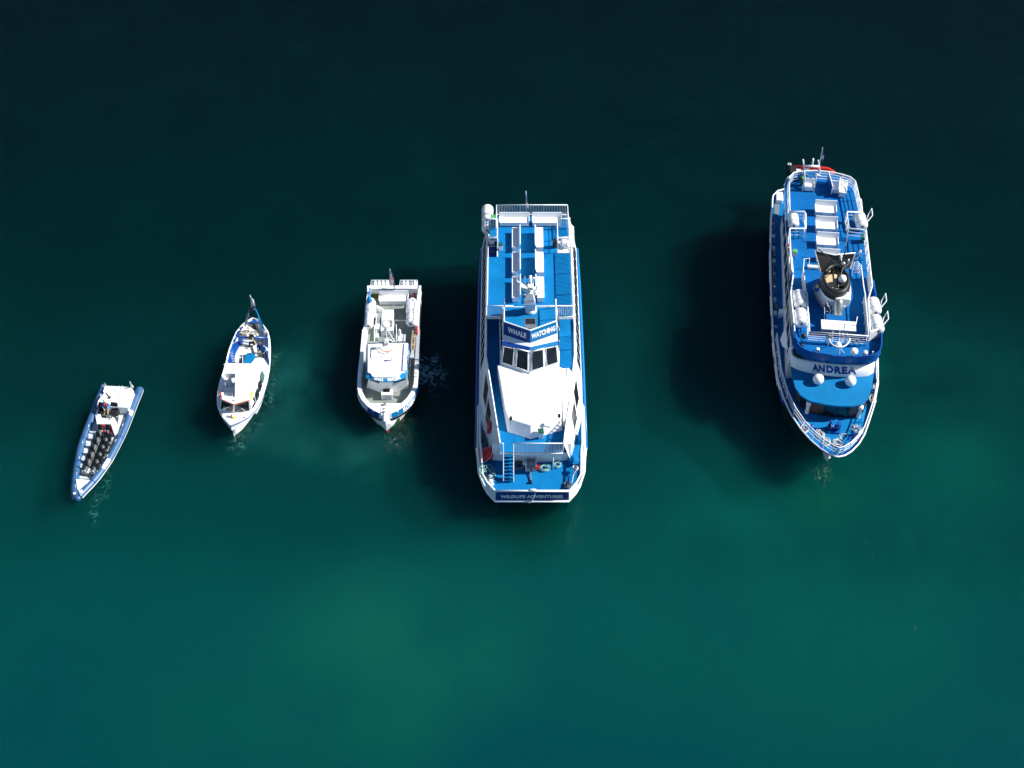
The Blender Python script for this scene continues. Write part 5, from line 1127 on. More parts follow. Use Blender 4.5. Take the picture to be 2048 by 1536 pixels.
# cabin
cabo = [(R7(405, 735, .96)), R7(640, 815, .96), R7(815, 815, .96), R7(1052, 738, .96)]
xa, xb = -1.26, 1.96; yb_ = -1.25
cb = MB(WHITE2); base = [(xa, yb_), (cabo[0].x, cabo[0].y), (cabo[1].x, cabo[1].y), (cabo[2].x, cabo[2].y), (cabo[3].x, cabo[3].y), (xb, yb_)]
top = [(xa + .1, yb_), (xa + .14, -4.15), (cabo[1].x, -4.55), (cabo[2].x, -4.55), (xb - .12, -4.1), (xb - .1, yb_)]
cb.prism(base, .96, 2.75, top); CAB = cb.build('cabin', ROS, bevel=.03)
gl_ = bil(V(top[1][0], top[1][1] - .02, 2.7), V(top[2][0], top[2][1] - .02, 2.7), V(*cabo[1][:2], .96), V(*cabo[0][:2], .96))
for s in (-1, 1):
    x0_, x1_ = (xa, xa + .1) if s < 0 else (xb, xb - .1)
    f = bil(V(x0_, yb_, .96), V(x0_, -4.2, .96), V(x1_, -4.15, 2.75), V(x1_, yb_, 2.75)) if s < 0 else bil(V(x0_, -4.2, .96), V(x0_, yb_, .96), V(x1_, yb_, 2.75), V(x1_, -4.15, 2.75))
    for a in (.08, .38, .68): window('side_window', f, a, a + .22, .55, .85, GLASS, CAB, .03)
for i, (a, b) in enumerate(((1, 2), (3, 4))):
    p0, p1, q0, q1 = V(*base[a], .96), V(*base[b], .96), V(*top[a], 2.75), V(*top[b], 2.75)
    f = bil(p0, p1, q1, q0); window('front_window', f, .12, .9, .78, .97, GLASS, CAB, .02)
# roof with blue visor
ri = [R7(425, 45, 3.0), R7(425, 495, 3.0), R7(470, 510, 3.0), R7(495, 558, 3.0), R7(690, 572, 3.0), R7(900, 556, 3.0), R7(930, 510, 3.0), R7(1000, 490, 3.0), R7(1012, 45, 3.0)]
rf = MB(WHITE2); rf.prism([(p.x, p.y) for p in ri], 2.86, 3.0); 
a, b = R7(945, 60, 3.0), R7(1010, 480, 3.0); rf.box(a.x + .22, b.x + .05, b.y, a.y, 3.003, 3.12); RF = rf.build('cabin_roof', ROS, bevel=.02)
vo = [R7(412, 60, 2.76), R7(395, 500, 2.76), R7(398, 583, 2.76), R7(520, 622, 2.76), R7(690, 650, 2.76), R7(860, 632, 2.76), R7(1024, 580, 2.76), R7(1040, 480, 2.76), R7(1058, 62, 2.76)]
vi_ = [R7(430, 55, 2.93), R7(428, 480, 2.93), R7(470, 500, 2.93), R7(520, 565, 2.93), R7(690, 580, 2.93), R7(860, 566, 2.93), R7(930, 500, 2.93), R7(995, 480, 2.93), R7(1008, 55, 2.93)]
vb = MB(CYAN); vb.add([p + V(0, 0, .0) for p in vo] + vi_ + [p - V(0, 0, .05) for p in vo] + [p - V(0, 0, .08) for p in vi_], [[i, i + 1, 10 + i, 9 + i] for i in range(8)] + [[18 + i + 1, 18 + i, 27 + i, 28 + i] for i in range(8)] + [[i + 1, i, 18 + i, 19 + i] for i in range(8)])
VB = vb.build('visor', CAB)
def vis(s_, t_, o=0.0):
    f = 2.6 + s_ * 2.9; i = int(min(5.999, max(2, f))); g = f - i; a = vo[i].lerp(vo[i + 1], g); b = vi_[i].lerp(vi_[i + 1], g); nn_ = (vo[i + 1] - vo[i]).cross(vi_[i] - vo[i]).normalized(); nn_ = nn_ if nn_.z > 0 else -nn_
    return a.lerp(b, t_) + nn_ * (o + .01)
text_mesh('lettering', 'WHALE', vis, WHITE, VB, .06, .95, .02, (.12, .43, .12, .90)); text_mesh('lettering', 'WATCHING', vis, WHITE, VB, .06, .95, .02, (.55, 1.0, .12, .90))
MB(WHITE).panel([vis(.47, .5, .02), vis(.5, .75, .02), vis(.51, 1.0, .02), vis(.49, .8, .02)], .01).build('emblem', VB)
# roof gear
rg_ = MB(WHITE2); c = R17(510, 1200, 3.01); rg_.box(c.x - .5, c.x + .6, c.y - .3, c.y + .5, 3.003, 3.10); c = R17(560, 980, 3.1); rg_.obox(c + V(0, .1, .15), (.5, .35, .3)); c = R17(820, 760, 3.25); rg_.obox(c, (.34, .3, .3)); rg_.use(GREYM); rg_.obox(c + V(0, -.22, -.02), (.3, .08, .08)); rg_.build('roof_locker', CAB, bevel=.03)
vn = MB(WHITE2); c = R17(1005, 1370, 3.0); vn.lathe([(.07, 0), (.07, .35), (.12, .38), (.09, .48)], c, 10); vn.build('roof_vent', CAB)
mtp = MB(RAILW); m0 = R17(820, 600, 3.6); mt1 = R17(785, 180, 4.9)
mtp.tube([R17(828, 720, 3.1), m0], .11, 8); mtp.tube([m0, mt1], .07, 6)
for x, y, z in ((540, 745, 3.0), (640, 760, 3.0), (1115, 750, 3.0)): mtp.tube([mt1 + V(0, -.05, -.1), R17(x, y, z)], .04, 5)
mtp.tube([R17(690, 740, 3.3), R17(760, 665, 3.6), R17(860, 650, 3.6), R17(960, 680, 3.6), R17(1040, 745, 3.3)], .05, 5)
mtp.tube([R17(1150, 150, 3.1), R17(1172, 750, 3.0)], .035, 5); mtp.tube([R17(400, 180, 3.1), R17(402, 760, 3.0)], .04, 5); mtp.build('mast', ROS)
MB(WHITE2).lathe([(.1, -.14), (.32, -.10), (.34, .02), (.28, .1), (.03, .14)], R17(790, 150, 5.0), 18).build('radar_dome', ROS)
an = MB(RAILW); an.tube([R17(770, 60, 4.4), R17(768, -90, 5.2)], .02, 4); an.tube([R8(870, 920, 3.2), R8(872, 770, 4.2)], .018, 4); an.build('antenna', ROS)
# foredeck hatch
h_ = MB(WHITE2); a, b = R7(640, 915, .96), R7(805, 915, .96); h_.box(a.x, b.x, a.y, a.y + 1.05, .955, 1.55); h_.use(GREYL); h_.box(a.x + .12, b.x - .12, a.y - .02, a.y - .002, 1.0, 1.4); h_.use(BLACK); h_.box(a.x + .14, b.x - .18, a.y + .25, a.y + .90, 1.553, 1.58); h_.build('deck_hatch', ROS)
# midship casings
cs = MB(WHITE2); a, b = R8(705, 940, 1.9), R8(918, 760, 1.9); cs.box(a.x, b.x, a.y, b.y, .955, 1.9); cs.build('engine_casing', ROS, bevel=.05)
cs = MB(WHITE2); a, b = R8(692, 1120, 1.6), R8(925, 945, 1.6); cs.box(a.x, b.x, a.y, b.y - .05, .955, 1.6); cs.use(GREYD); cs.box(b.x - .42, b.x - .12, b.y - .75, b.y - .2, 1.603, 1.62); cs.build('hatch_cover', ROS, bevel=.02)
cs = MB(WHITE2); a, b = R8(592, 1170, 1.5), R8(690, 825, 1.5); cs.box(a.x, b.x, a.y + .5, b.y, .955, 1.5); cs.use(GREYL); cs.box(a.x + .02, b.x - .02, a.y - .3, a.y + .49, .955, 1.35); cs.build('side_locker', ROS, bevel=.02)
cs = MB(WHITE2); a, b = R8(990, 1300, 1.7), R8(1120, 1180, 1.7); cs.box(a.x, b.x, a.y, b.y, .955, 1.7); cs.lathe([(.14, 1.7), (.10, 2.3), (.02, 2.45)], V(a.x + .12, b.y - .1, 0), 10); cs.build('galley_box', ROS, bevel=.03)
cs = MB(WHITE2); cs.panel([R8(635, 685, 1.7), R8(745, 745, 1.7), R8(740, 830, 1.2), R8(635, 815, 1.0)], .06); cs.build('ramp_cover', ROS)
fr = MB(RAILW); fr.tube([R8(940, 942, 1.3), R8(1125, 948, 1.3)], .03, 5); fr.tube([R8(845, 725, .97), R8(1010, 640, 1.5)], .025, 5); fr.use(GREYM); fr.tube([R8(985, 980, 1.0), R8(980, 1165, 1.0)], .03, 5); fr.build('deck_frame', ROS)
lp = MB(RAILW)
for x0, x1 in ((525, 838), (1018, 1325)): lp.tube([R8(x0 - 4, 372, 1.9), R8(x0 + 10, 262, 2.1), R8(x1 - 5, 262, 2.1), R8(x1, 372, 1.9)], .04, 5)
lp.build('stern_hoop', ROS)
for x0, x1 in ((552, 832), (1040, 1310)):
    a, b = R8(x0, 372, 1.3), R8(x1, 372, 1.3); s_ = MB(WHITE2); s_.box(a.x, b.x, a.y + .0, a.y + .55, .7, 1.35)
    for k_ in range(4): x = a.x + .2 + k_ * (b.x - a.x - .4) / 3; s_.tube([(x, a.y + .05, 1.36), (x, a.y + .62, 1.34)], .11, 8)
    s_.build('stern_platform', ROS)
hn = MB(STEEL); hn.tube([R8(500, 520, 1.95), R8(505, 448, 2.3), R8(575, 450, 2.3), R8(660, 480, 2.2)], .025, 5); hn.build('hand_rail', ROS)
for s in (-1, 1):
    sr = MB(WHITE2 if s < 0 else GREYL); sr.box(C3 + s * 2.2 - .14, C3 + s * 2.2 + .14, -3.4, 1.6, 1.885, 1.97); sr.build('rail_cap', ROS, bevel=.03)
flag(ROS, R8(860, 375, 1.9), R8(853, 68, 4.6), (.4, -.2, -.25), [JNAVY, WHITE, RED], .55, 2.0, 5)
# loose things
a, b = R8(665, 560, 1.45), R8(1168, 560, 1.45); bench(W3(((a.x + b.x) / 2, a.y + .32, .955)), 0, b.x - a.x, 'wide white bench across the stern of the white workboat', None, depth=.7, hs=.5, hb=.95)
for (x0, x1, y0, lab) in ((425, 605, 800, 'white moulded raft cover on the left rail of the workboat by the blue bag'), (1122, 1325, 800, 'white moulded raft cover on the right rail of the workboat')):
    a, b = R8(x0, y0, 1.9), R8(x1, y0, 1.9); wv = b.x - a.x; cv = MB(WHITE2); L_ = 1.55; rings = []
    for t in (0, .12, .5, .85, 1.0):
        k_ = {0: .82, .12: .97, .5: 1, .85: .92, 1.0: .62}[t]; y = t * L_; rings.append([V(wv / 2 + wv / 2 * k_ * c_, y, -.55 + h_ * (.75 if t in (.12, .5) else .6)) for c_, h_ in ((-1, 0), (-1, .9), (-.75, 1.25), (-.2, 1.42), (.2, 1.42), (.75, 1.25), (1, .9), (1, 0))])
    cv.loft(rings, smooth=False); o = empty('raft_cover', W3((a.x, a.y - .2, 1.9)), 0, lab, 'raft cover', 'raft covers on the workboat'); cv.build('cover_shell', o, bevel=.06)
    MB(GREYL).box(.1, wv - .1, -.06, .0, -.3, .25).build('cover_end', o)
canister(W3(R8(505, 1000, 1.5)), R(1), 'white raft canister forward of the left raft cover on the workboat', 'raft canisters on the workboat', ln=1.35, r=.34)
canister(W3(R8(1225, 985, 1.5)), R(-1), 'white strapped raft canister forward of the right raft cover on the workboat', 'raft canisters on the workboat', ln=1.2, r=.42)
hoop = MB(ORANGE); hoop.tube([R17(820 - 190 * math.cos(R(a_)), 985 + 95 * math.sin(R(a_)), 3.3) for a_ in range(10, 171, 16)], .045, 6); hoop.build('orange_hoop', CAB)
lifebuoy(W3(R8(1270, 545, 1.25)), Matrix.Rotation(R(12), 3, 'X'), 'orange lifebuoy in the shaded stern corner of the workboat', .27, RED)
coil('mooring_rope', W3(R8(590, 590, 1.0)), 'yellow green rope heap in the left stern corner of the workboat', mat('olive_rope', (.16, .20, .05), .85, .3, 8), .38, 8, .035, .2, None, .7, seed=41)
jb = empty('hung_bag', W3(R8(505, 620, 2.45)), 0, 'bright blue cloth bag hanging over the left raft cover of the workboat', 'bag'); MB(JBLUE).lathe([(.16, -.05), (.24, .08), (.18, .4), (.07, .62)], (0, 0, 0), 10).build('bag_body', jb); MB(JBLUE).tube([(0, 0, .5), (.03, .5, .6), (.0, 1.0, .5)], .06, 6).build('strap', jb)
rl = empty('rope_ladder', W3(R8(1250, 1420, 1.9)), 0, 'rolled brown and white rope ladder along the right rail of the workboat', 'ladder')
l_ = MB(ROPEW)
for x in (-.14, .10): l_.tube([(x + .05, 1.9, .1), (x, .9, .16), (x - .02, -.3, .14)], .035, 5)
l_.build('side_rope', rl); l_ = MB(WOOD)
for i in range(12): l_.obox((-.0, 1.6 - i * .17, .17), (.34, .07, .06), R(8 * math.sin(i * 2)))
l_.build('rung', rl); MB(GREYL).prism([(-.22, -1.15), (.14, -1.15), (.08, -.3), (-.12, -.3)], .05, .16).build('ladder_bag', rl); MB(RED).obox((.22, 1.75, .2), (.14, .8, .25)).build('red_bag', rl)

# ================================================================== DOUBLE-ENDED BOAT (second from the left)
F2 = Frame(490, 750, -3.8); W2 = F2.W
SMB = empty('small_cabin_boat', (F2.o.x, F2.o.y, 0), F2.yaw, 'white double ended cabin boat with blue stern gantry and row of side windows', 'boat', 'tour boats lined up on the water')
Q3, Q4, QF = zf(F2, 400, 570, 8.535), zf(F2, 400, 700, 8.535), zf(F2, 470, 610, 22.59)
QG = zf(F2, 470, 670, 22.59)
sh = lambda y: 1.05 + max(0, (-y - 1.5)) * .13 + max(0, y - 1) * .09
Lp = [Q3(900, 568, 1.4), Q3(800, 625, 1.35), Q3(705, 700, 1.3), Q3(620, 815, 1.2), Q3(560, 945, 1.15), Q3(500, 1110, 1.1), Q3(462, 1270, 1.05), Q4(400, 380, 1.0), Q4(345, 540, 1.0), Q4(308, 720, 1.05), Q4(298, 850, 1.15), Q4(312, 990, 1.3), Q4(378, 1140, 1.45), Q4(450, 1215, 1.55), Q4(522, 1285, 1.65)]
Rp = [Q3(905, 568, 1.4), Q3(1010, 610, 1.35), Q3(1095, 715, 1.3), Q3(1155, 800, 1.2), Q3(1185, 920, 1.15), Q3(1197, 1090, 1.1), Q3(1195, 1270, 1.05), Q4(1180, 340, 1.0), Q4(1150, 500, 1.0), Q4(1095, 700, 1.05), Q4(1030, 880, 1.15), Q4(950, 1010, 1.3), Q4(830, 1130, 1.45), Q4(690, 1210, 1.55), Q4(530, 1288, 1.65)]
stm = Q4(588, 1405, .15)
rings = []
for i, (a, b) in enumerate(zip(Lp, Rp)):
    c = (a + b) / 2; k = max(0, (i - 9) / 5); ks = max(0, (3 - i) / 3); s_ = .80 - .70 * k - .3 * ks
    bx = c.lerp(V(stm.x, stm.y, 0), k * .55 if i > 9 else 0)
    ex = (a - c) * s_; fx = (b - c) * s_
    rings.append([a, V(bx.x + ex.x * 1.1, (a.y + bx.y + ex.y) / 2, .55 * a.z), V(bx.x + ex.x, bx.y + ex.y, 0), V(bx.x + ex.x * .6, bx.y + ex.y * .6, -1.2), V(bx.x + fx.x * .6, bx.y + fx.y * .6, -1.2), V(bx.x + fx.x, bx.y + fx.y, 0), V(bx.x + fx.x * 1.1, (b.y + bx.y + fx.y) / 2, .55 * b.z), b])
hb = MB(WHITE2); hb.loft(rings, smooth=True, closed=False); HS = hb.build('hull', SMB); HS.modifiers.new('skin_thickness', 'SOLIDIFY').thickness = .03
stb = MB(WHITE2); stb.add([Lp[-1] + V(-.06, .1, 0), Rp[-1] + V(.06, .1, 0), Q4(545, 1300, 1.6), stm + V(0, 0, .1), V(stm.x, stm.y + .3, -.5), Q4(560, 1370, .8) + V(-.12, .25, 0), Q4(620, 1340, .8) + V(.02, .25, 0)], [[0, 2, 5], [2, 3, 5], [1, 6, 2], [2, 6, 3], [0, 1, 2], [5, 3, 4], [6, 4, 3]]); stb.use(RED); stb.obox(stm + V(0, .05, -.05), (.16, .25, .16)); stb.build('stem', SMB)
dk = MB(GREYL); ins = lambda pl, c, k: [(c[0] + (p.x - c[0]) * k, c[1] + (p.y - c[1]) * k) for p in pl]
cen = (0.0, 0.0); dk.prism(ins(Lp[1:12], (Lp[7] + Rp[7]) / 2, .955) + ins(Rp[1:12], (Lp[7] + Rp[7]) / 2, .955)[::-1], .45, .6); dk.build('deck', SMB)
gw = MB(WHITE2); gw.tube([p + V(0, 0, .03) for p in Lp], .06, 6); gw.tube([p + V(0, 0, .03) for p in Rp], .06, 6); gw.use(NAVYA); gw.tube([p + V(.04, .03, -.13) for p in Lp[8:]] , .035, 5); gw.tube([p + V(.03, .0, -.13) for p in Rp[8:]], .035, 5); gw.build('gunwale', SMB)
# aft bulwark lining and rail
nv = MB(NAVYA)
for P_, s in ((Lp, 1), (Rp, -1)):
    for i in range(2, 7):
        a, b = P_[i], P_[i + 1]; nv.panel([a + V(.06 * s, 0, -.02), b + V(.06 * s, 0, -.02), b + V(.22 * s, 0, -.06), a + V(.22 * s, 0, -.06)], .05)
a = [Q3(800, 640, 1.3), Q3(905, 590, 1.3), Q3(1020, 640, 1.3), Q3(985, 665, 1.1), Q3(905, 640, 1.1), Q3(830, 672, 1.1)]; nv.panel(a, .05); nv.build('stern_lining', SMB)
rm = MB(RAILW)
for pts in ([(705, 690), (620, 800), (560, 935), (500, 1090), (455, 1250)], [(1090, 715), (1150, 790), (1170, 900), (1172, 1090), (1172, 1250)]):
    top_ = [Q3(x, y, 1.65) for x, y in pts]; rm.tube(top_, .032, 5)
    for p in top_: rm.tube([p, V(p.x, p.y, 1.15)], .025, 5)
    rm.build('guard_rail', SMB); rm = MB(RAILW)
top_ = [Q3(820, 615, 1.8), Q3(908, 562, 1.8), Q3(1010, 605, 1.8)]; rm.tube(top_, .032, 5)
rm.tube([Q3(405, 1362, 1.6), Q3(470, 1340, 1.5)], .06, 6); rm.tube([Q4(425, 560, 1.9), Q4(445, 640, 1.5)], .03, 5); rm.tube([Q4(500, 570, 1.9), Q4(520, 640, 1.5)], .03, 5)
rm.tube([Q3(1120, 800, 1.7), Q3(1165, 795, 1.7)], .05, 6); rm.build('guard_rail', SMB)
# working deck
wd = MB(CREAM); wd.prism([(p.x, p.y) for p in (Q3(700, 1000, .9), Q3(905, 1030, .9), Q3(935, 1190, .9), Q3(935, 1330, .9), Q3(590, 1330, .9), Q3(600, 1180, .9))], .605, .9); wd.build('hold_cover', SMB, bevel=.03)
wd = MB(CREAM); wd.prism([(p.x, p.y) for p in (Q3(740, 730, .95), Q3(830, 700, .95), Q3(960, 790, .95), Q3(1030, 880, .95), Q3(700, 880, .95))], .605, .95); wd.build('net_bin', SMB)
wd = MB(WHITE2); wd.prism([(p.x, p.y) for p in (Q3(900, 1040, 1.1), Q3(965, 1030, 1.1), Q3(975, 1130, 1.1), Q3(930, 1145, 1.1))], .905, 1.1); wd.build('deck_board', SMB)
wd = MB(NAVYA); ba, bb_ = Q3(735, 1340, 1.35), Q3(940, 1160, 1.35); wd.prism([(ba.x, ba.y), (ba.x + .78, ba.y), (bb_.x, ba.y + .45), (bb_.x, bb_.y - .1), (bb_.x - .1, bb_.y), (ba.x + .12, bb_.y), (ba.x, bb_.y - .35)], .905, 1.35); wd.cur = 0; wd.mats[0] = ROOFB; wd.build('engine_box', SMB, bevel=.05)
wd = MB(GREYM); wd.prism([(p.x, p.y) for p in (Q3(685, 1235, 1.0), Q3(725, 1235, 1.0), Q3(722, 1330, 1.0), Q3(665, 1330, 1.0))], .905, .97); wd.use(RAILW); wd.tube([Q3(728, 1215, 1.5), Q3(728, 1340, 1.3)], .03, 5); wd.build('hatch', SMB)
bn = MB(NAVYA); bn.prism([(p.x, p.y) for p in (Q3(655, 925, 1.0), Q3(735, 930, 1.0), Q3(650, 1060, 1.0), Q3(590, 1200, 1.0), Q3(570, 1325, 1.0), Q3(500, 1325, 1.0), Q3(520, 1200, 1.0), Q3(580, 1060, 1.0))], .62, 1.0); bn.use(RAILW)
for i in range(9):
    t = i / 8; p = Q3(520 + 40 * (1 - t) ** 2 + (30 if t < .5 else 0), 1310 - t * 220, 1.02); bn.obox(p, (.34, .035, .02))
bn.build('side_bench', SMB)
tb = MB(NAVYA); tb.tube([Q3(610, 845, 1.6), Q3(685, 895, 1.5), Q3(780, 895, 1.5), Q3(1115, 905, 1.5)], .085, 8); tb.tube([Q3(1120, 905, 1.5), Q3(1160, 820, 1.6)], .06, 6); tb.build('thwart_beam', SMB)
# gantry
gn = MB(NAVYA); L0, L1, R1, R0_ = Q3(770, 700, 1.3), Q3(860, 412, 3.8), Q3(945, 415, 3.8), Q3(1085, 730, 1.3)
gn.tube([L0, Q3(805, 500, 3.2), L1, R1], .075, 8); gn.use(ROOFB); gn.tube([R1, R0_], .07, 8); gn.tube([Q3(985, 500, 3.1), Q3(1075, 870, 1.4)], .045, 6); gn.tube([Q3(975, 500, 3.1), Q3(1060, 760, 1.3)], .03, 5); gn.use(CHAIN)
gn.build('gantry', SMB)
bkb = MB(BLACK); bkb.obox(Q3(878, 408, 3.85), (.36, .25, .3)); bkb.lathe([(.1, -.1), (.13, 0), (.1, .1)], Q3(905, 412, 3.95), 10); bkb.build('block', SMB)
chn = MB(CHAIN); pts = [Q3(825, 480, 3.3), Q3(832, 545, 2.8), Q3(790, 560, 2.6), Q3(800, 600, 2.3), Q3(815, 640, 1.9), Q3(820, 720, 1.4), Q3(825, 830, 1.0), Q3(870, 880, 1.65), Q3(930, 960, 1.3), Q3(960, 1000, 1.0)]
for i in range(len(pts) - 1):
    for j in range(4): p = pts[i].lerp(pts[i + 1], j / 4); chn.obox(p, (.10, .07, .06) if j % 2 else (.06, .07, .10), R(30 * j))
chn.build('anchor_chain', SMB)
wn = MB(BLACK); wn.obox(Q3(878, 885, 1.7), (.34, .3, .35)); wn.obox(Q3(882, 1008, 1.1), (.4, .3, .3)); wn.use(CREAM); wn.obox(Q3(883, 1020, 1.28), (.2, .1, .06)); wn.use(WOOD); wn.tube([Q3(885, 900, 1.8), Q3(950, 1000, 1.3)], .04, 5); wn.build('winch', SMB)
f_ = flag(SMB, Q3(888, 398, 3.9), Q3(855, 172, 5.6), (.45, -.1, -.2), [WHITE, RED], .34, 1.05, 9)
# cabin
CZ = 2.45
rfp = [Q4(590, 225, CZ), Q4(870, 228, CZ), Q4(950, 130, CZ), Q4(1010, 130, CZ), Q4(960, 250, CZ), Q4(900, 470, CZ), Q4(840, 700, CZ), Q4(840, 858, CZ), Q4(580, 930, CZ), Q4(362, 838, CZ), Q4(385, 770, CZ), Q4(590, 800, CZ), Q4(600, 500, CZ)]
rf = MB(WHITE2); rf.prism([(p.x, p.y) for p in rfp], 2.3, CZ); CR2 = rf.build('cabin_roof', SMB, bevel=.03)
sl = MB(WHITE2)          # raked cabin side down to the gunwale
T_ = [Q4(1000, 130, CZ), Q4(960, 250, CZ), Q4(905, 470, CZ), Q4(845, 700, CZ), Q4(845, 858, CZ)]; B_ = [Q4(1178, 300, 1.05), Q4(1150, 470, 1.05), Q4(1085, 700, 1.1), Q4(1000, 920, 1.2), Q4(880, 1075, 1.3)]
sl.panel([Q4(950, 122, CZ), Q4(1080, 145, 2.1), Q4(1178, 300, 1.05), T_[1], T_[0]], .05)
for i in range(4): sl.panel([B_[i], B_[i + 1], T_[i + 1], T_[i]], .05)
CS = sl.build('cabin_side', SMB)
for (s0, xs) in enumerate((((1055, 345), (1102, 440), (1072, 580), (1028, 465)), ((1022, 500), (1058, 608), (1022, 725), (988, 590)), ((982, 640), (1015, 770), (968, 885), (938, 765)), ((925, 790), (950, 905), (895, 1005), (872, 885)))):
    pn = []
    for (x, y), z in zip(xs, (2.0, 1.65, 1.55, 1.95)):
        pn.append(Q4(x, y, z))
    n_ = (pn[1] - pn[0]).cross(pn[2] - pn[0]).normalized(); n_ = n_ if n_.x > 0 else -n_
    w_ = MB(GLASS if s0 else TEALG); w_.panel([p + n_ * .05 for p in pn], .05 if (pn[1] - pn[0]).cross(pn[2] - pn[0]).x > 0 else -.05); w_.build('side_window', CS)
wsb = [Q4(335, 1025, 1.45), Q4(575, 1075, 1.45), Q4(860, 1050, 1.45)]; wst = [Q4(362, 845, CZ), Q4(580, 935, CZ), Q4(842, 862, CZ)]
fw = MB(WHITE2); fw.panel([wsb[0], wsb[1], wst[1], wst[0]], .05); fw.panel([wsb[1], wsb[2], wst[2], wst[1]], .05); fw.panel([Q4(330, 830, 1.1), wsb[0], wst[0], Q4(372, 720, 1.9)], .05); fw.panel([wsb[2], B_[-1], T_[-1], wst[2]], .05)
FWd = fw.build('wheelhouse_front', SMB)
window('front_window', bil(wsb[0], wsb[1], wst[1], wst[0]), .06, .93, .12, .93, GLASS, FWd, .02); window('front_window', bil(wsb[1], wsb[2], wst[2], wst[1]), .07, .95, .10, .93, GLASS, FWd, .02)
wp = MB(RAILW)
for k_, (f, pts) in enumerate(((bil(wsb[0], wsb[1], wst[1], wst[0]), ((.25, .08), (.3, .5), (.55, .05))), (bil(wsb[1], wsb[2], wst[2], wst[1]), ((.1, .1), (.5, .45), (.75, .05))))): wp.tube([f(a, b, .06) for a, b in pts], .02, 4)
wp.build('wiper', FWd)
tm = MB(RED); tm.tube([Q4(345, 720, CZ - .1), Q4(362, 800, CZ)], .075, 5); tm.tube([wst[0] + V(0, -.02, .05), wst[1] + V(0, -.02, .05)], .04, 5); tm.use(ORANGE); tm.tube([wst[1] + V(0, -.02, .055), wst[2] + V(0, -.02, .05)], .04, 5); tm.build('roof_trim', CR2)
yl = MB(YELLOW); yl.panel([Q4(900, 695, CZ - .05), Q4(932, 710, CZ - .15), Q4(865, 852, CZ - .10), Q4(838, 835, CZ + .02)], -.06); yl.build('yellow_board', CR2)
sm_ = MB(GREYL); sm_.tube([Q4(985, 160, CZ + .01), Q4(870, 560, CZ + .01), Q4(765, 800, CZ + .01)], .012, 4); sm_.tube([Q4(800, 470, CZ + .01), Q4(780, 580, CZ + .01)], .012, 4)
sm_.build('seam', CR2)
rl_ = MB(WHITE2); rl_.obox(Q4(572, 520, CZ + .12), (.3, .35, .24), R(20)); rl_.obox(Q4(590, 850, CZ + .06), (.25, .12, .1)); rl_.build('roof_light', CR2, bevel=.04)
# left side deck, foredeck
sdk = MB(WHITE2); sdk.prism([(p.x, p.y) for p in (Q3(460, 1330, 1.05), Q4(590, 225, 1.05), Q4(600, 400, 1.05), Q4(400, 400, 1.05))], .62, 1.04); sdk.build('side_deck', SMB); sdk = MB(WHITE2); sdk.prism([(p.x, p.y) for p in (Q4(395, 640, 1.25), Q4(580, 640, 1.25), Q4(580, 730, 1.25), Q4(400, 700, 1.25))], .62, 1.25); sdk.prism([(p.x, p.y) for p in (Q4(345, 780, 1.2), Q4(590, 780, 1.2), Q4(580, 930, 1.2), Q4(340, 850, 1.2))], .62, 1.6); sdk.build('side_deck', SMB)
iw = MB(GREYL); iw.box(rfp[12].x + .03, rfp[12].x + .1, rfp[10].y, rfp[0].y, .61, 2.29); iw.build('cabin_bulkhead', SMB)
fdk = MB(WHITE2); fdk.prism([(p.x + (.03 if p.x < 0 else -.03), p.y) for p in [V(*Lp[i]) for i in range(11, 15)] + [V(*Rp[i]) for i in range(14, 10, -1)]] + [(wsb[2].x, wsb[2].y + .2), (wsb[1].x, wsb[1].y + .1), (wsb[0].x, wsb[0].y + .2)], 1.0, lambda x, y: 1.3 + max(0, -y - 3.6) * .12); FK = fdk.build('foredeck', SMB)
fb = MB(STEEL); fb.obox(Q4(510, 1140, 1.6), (.5, .12, .08), R(-12)); fb.obox(Q4(370, 1115, 1.6), (.12, .2, .12)); fb.obox(Q4(750, 1155, 1.6), (.2, .08, .08)); fb.use(YELLOW); fb.obox(Q4(580, 1150, 1.62), (.25, .2, .03)); fb.use(RED); fb.obox(Q4(535, 1115, 1.65), (.1, .1, .1)); fb.build('deck_cleat', SMB)
# people aboard
person('person with brown hair, navy jacket and khaki trousers standing in the double ended boat', W2(QG(1215, 960, .61)), F2.yaw + R(25), standing(face=(-.3, -.9, -.3), lel=(.30, -.02, 1.12), lwr=(.32, -.25, .98), lha=(.32, -.33, .95)), JNAVY, KHAKI, HAIRB, 1.0)
person('person in bright blue jacket and dark cap at the double ended boat right rail', W2(QG(1370, 1010, .61)), F2.yaw + R(-20), standing(), JBLUE, DARKC, HAIRB, .95, cap=DARKC)
fe = empty('fender', W2(QG(1330, 610, 1.1)), F2.yaw, 'long white fender lying at the right rail behind the two people', 'fender'); MB(WHITE2).tube([(-.28, .28, 0), (-.24, .24, 0), (.28, -.18, 0), (.33, -.22, 0)], [.07, .15, .15, .07], 10).build('fender_body', fe); MB(ROPEW).tube([(.33, -.22, 0), (.5, -.3, .2)], .02, 4).build('lanyard', fe)
coil('mooring_rope', W2(Q3(770, 840, .96)), 'pale rope heap in the stern of the double ended boat', ROPEW, .3, 7, .03, .15, seed=51)
coil('mooring_rope', W2(Q3(1135, 850, 1.25)), 'white rope hung at the right stern rail of the double ended boat', ROPEW, .14, 6, .03, .06, seed=52, flat=2.2)

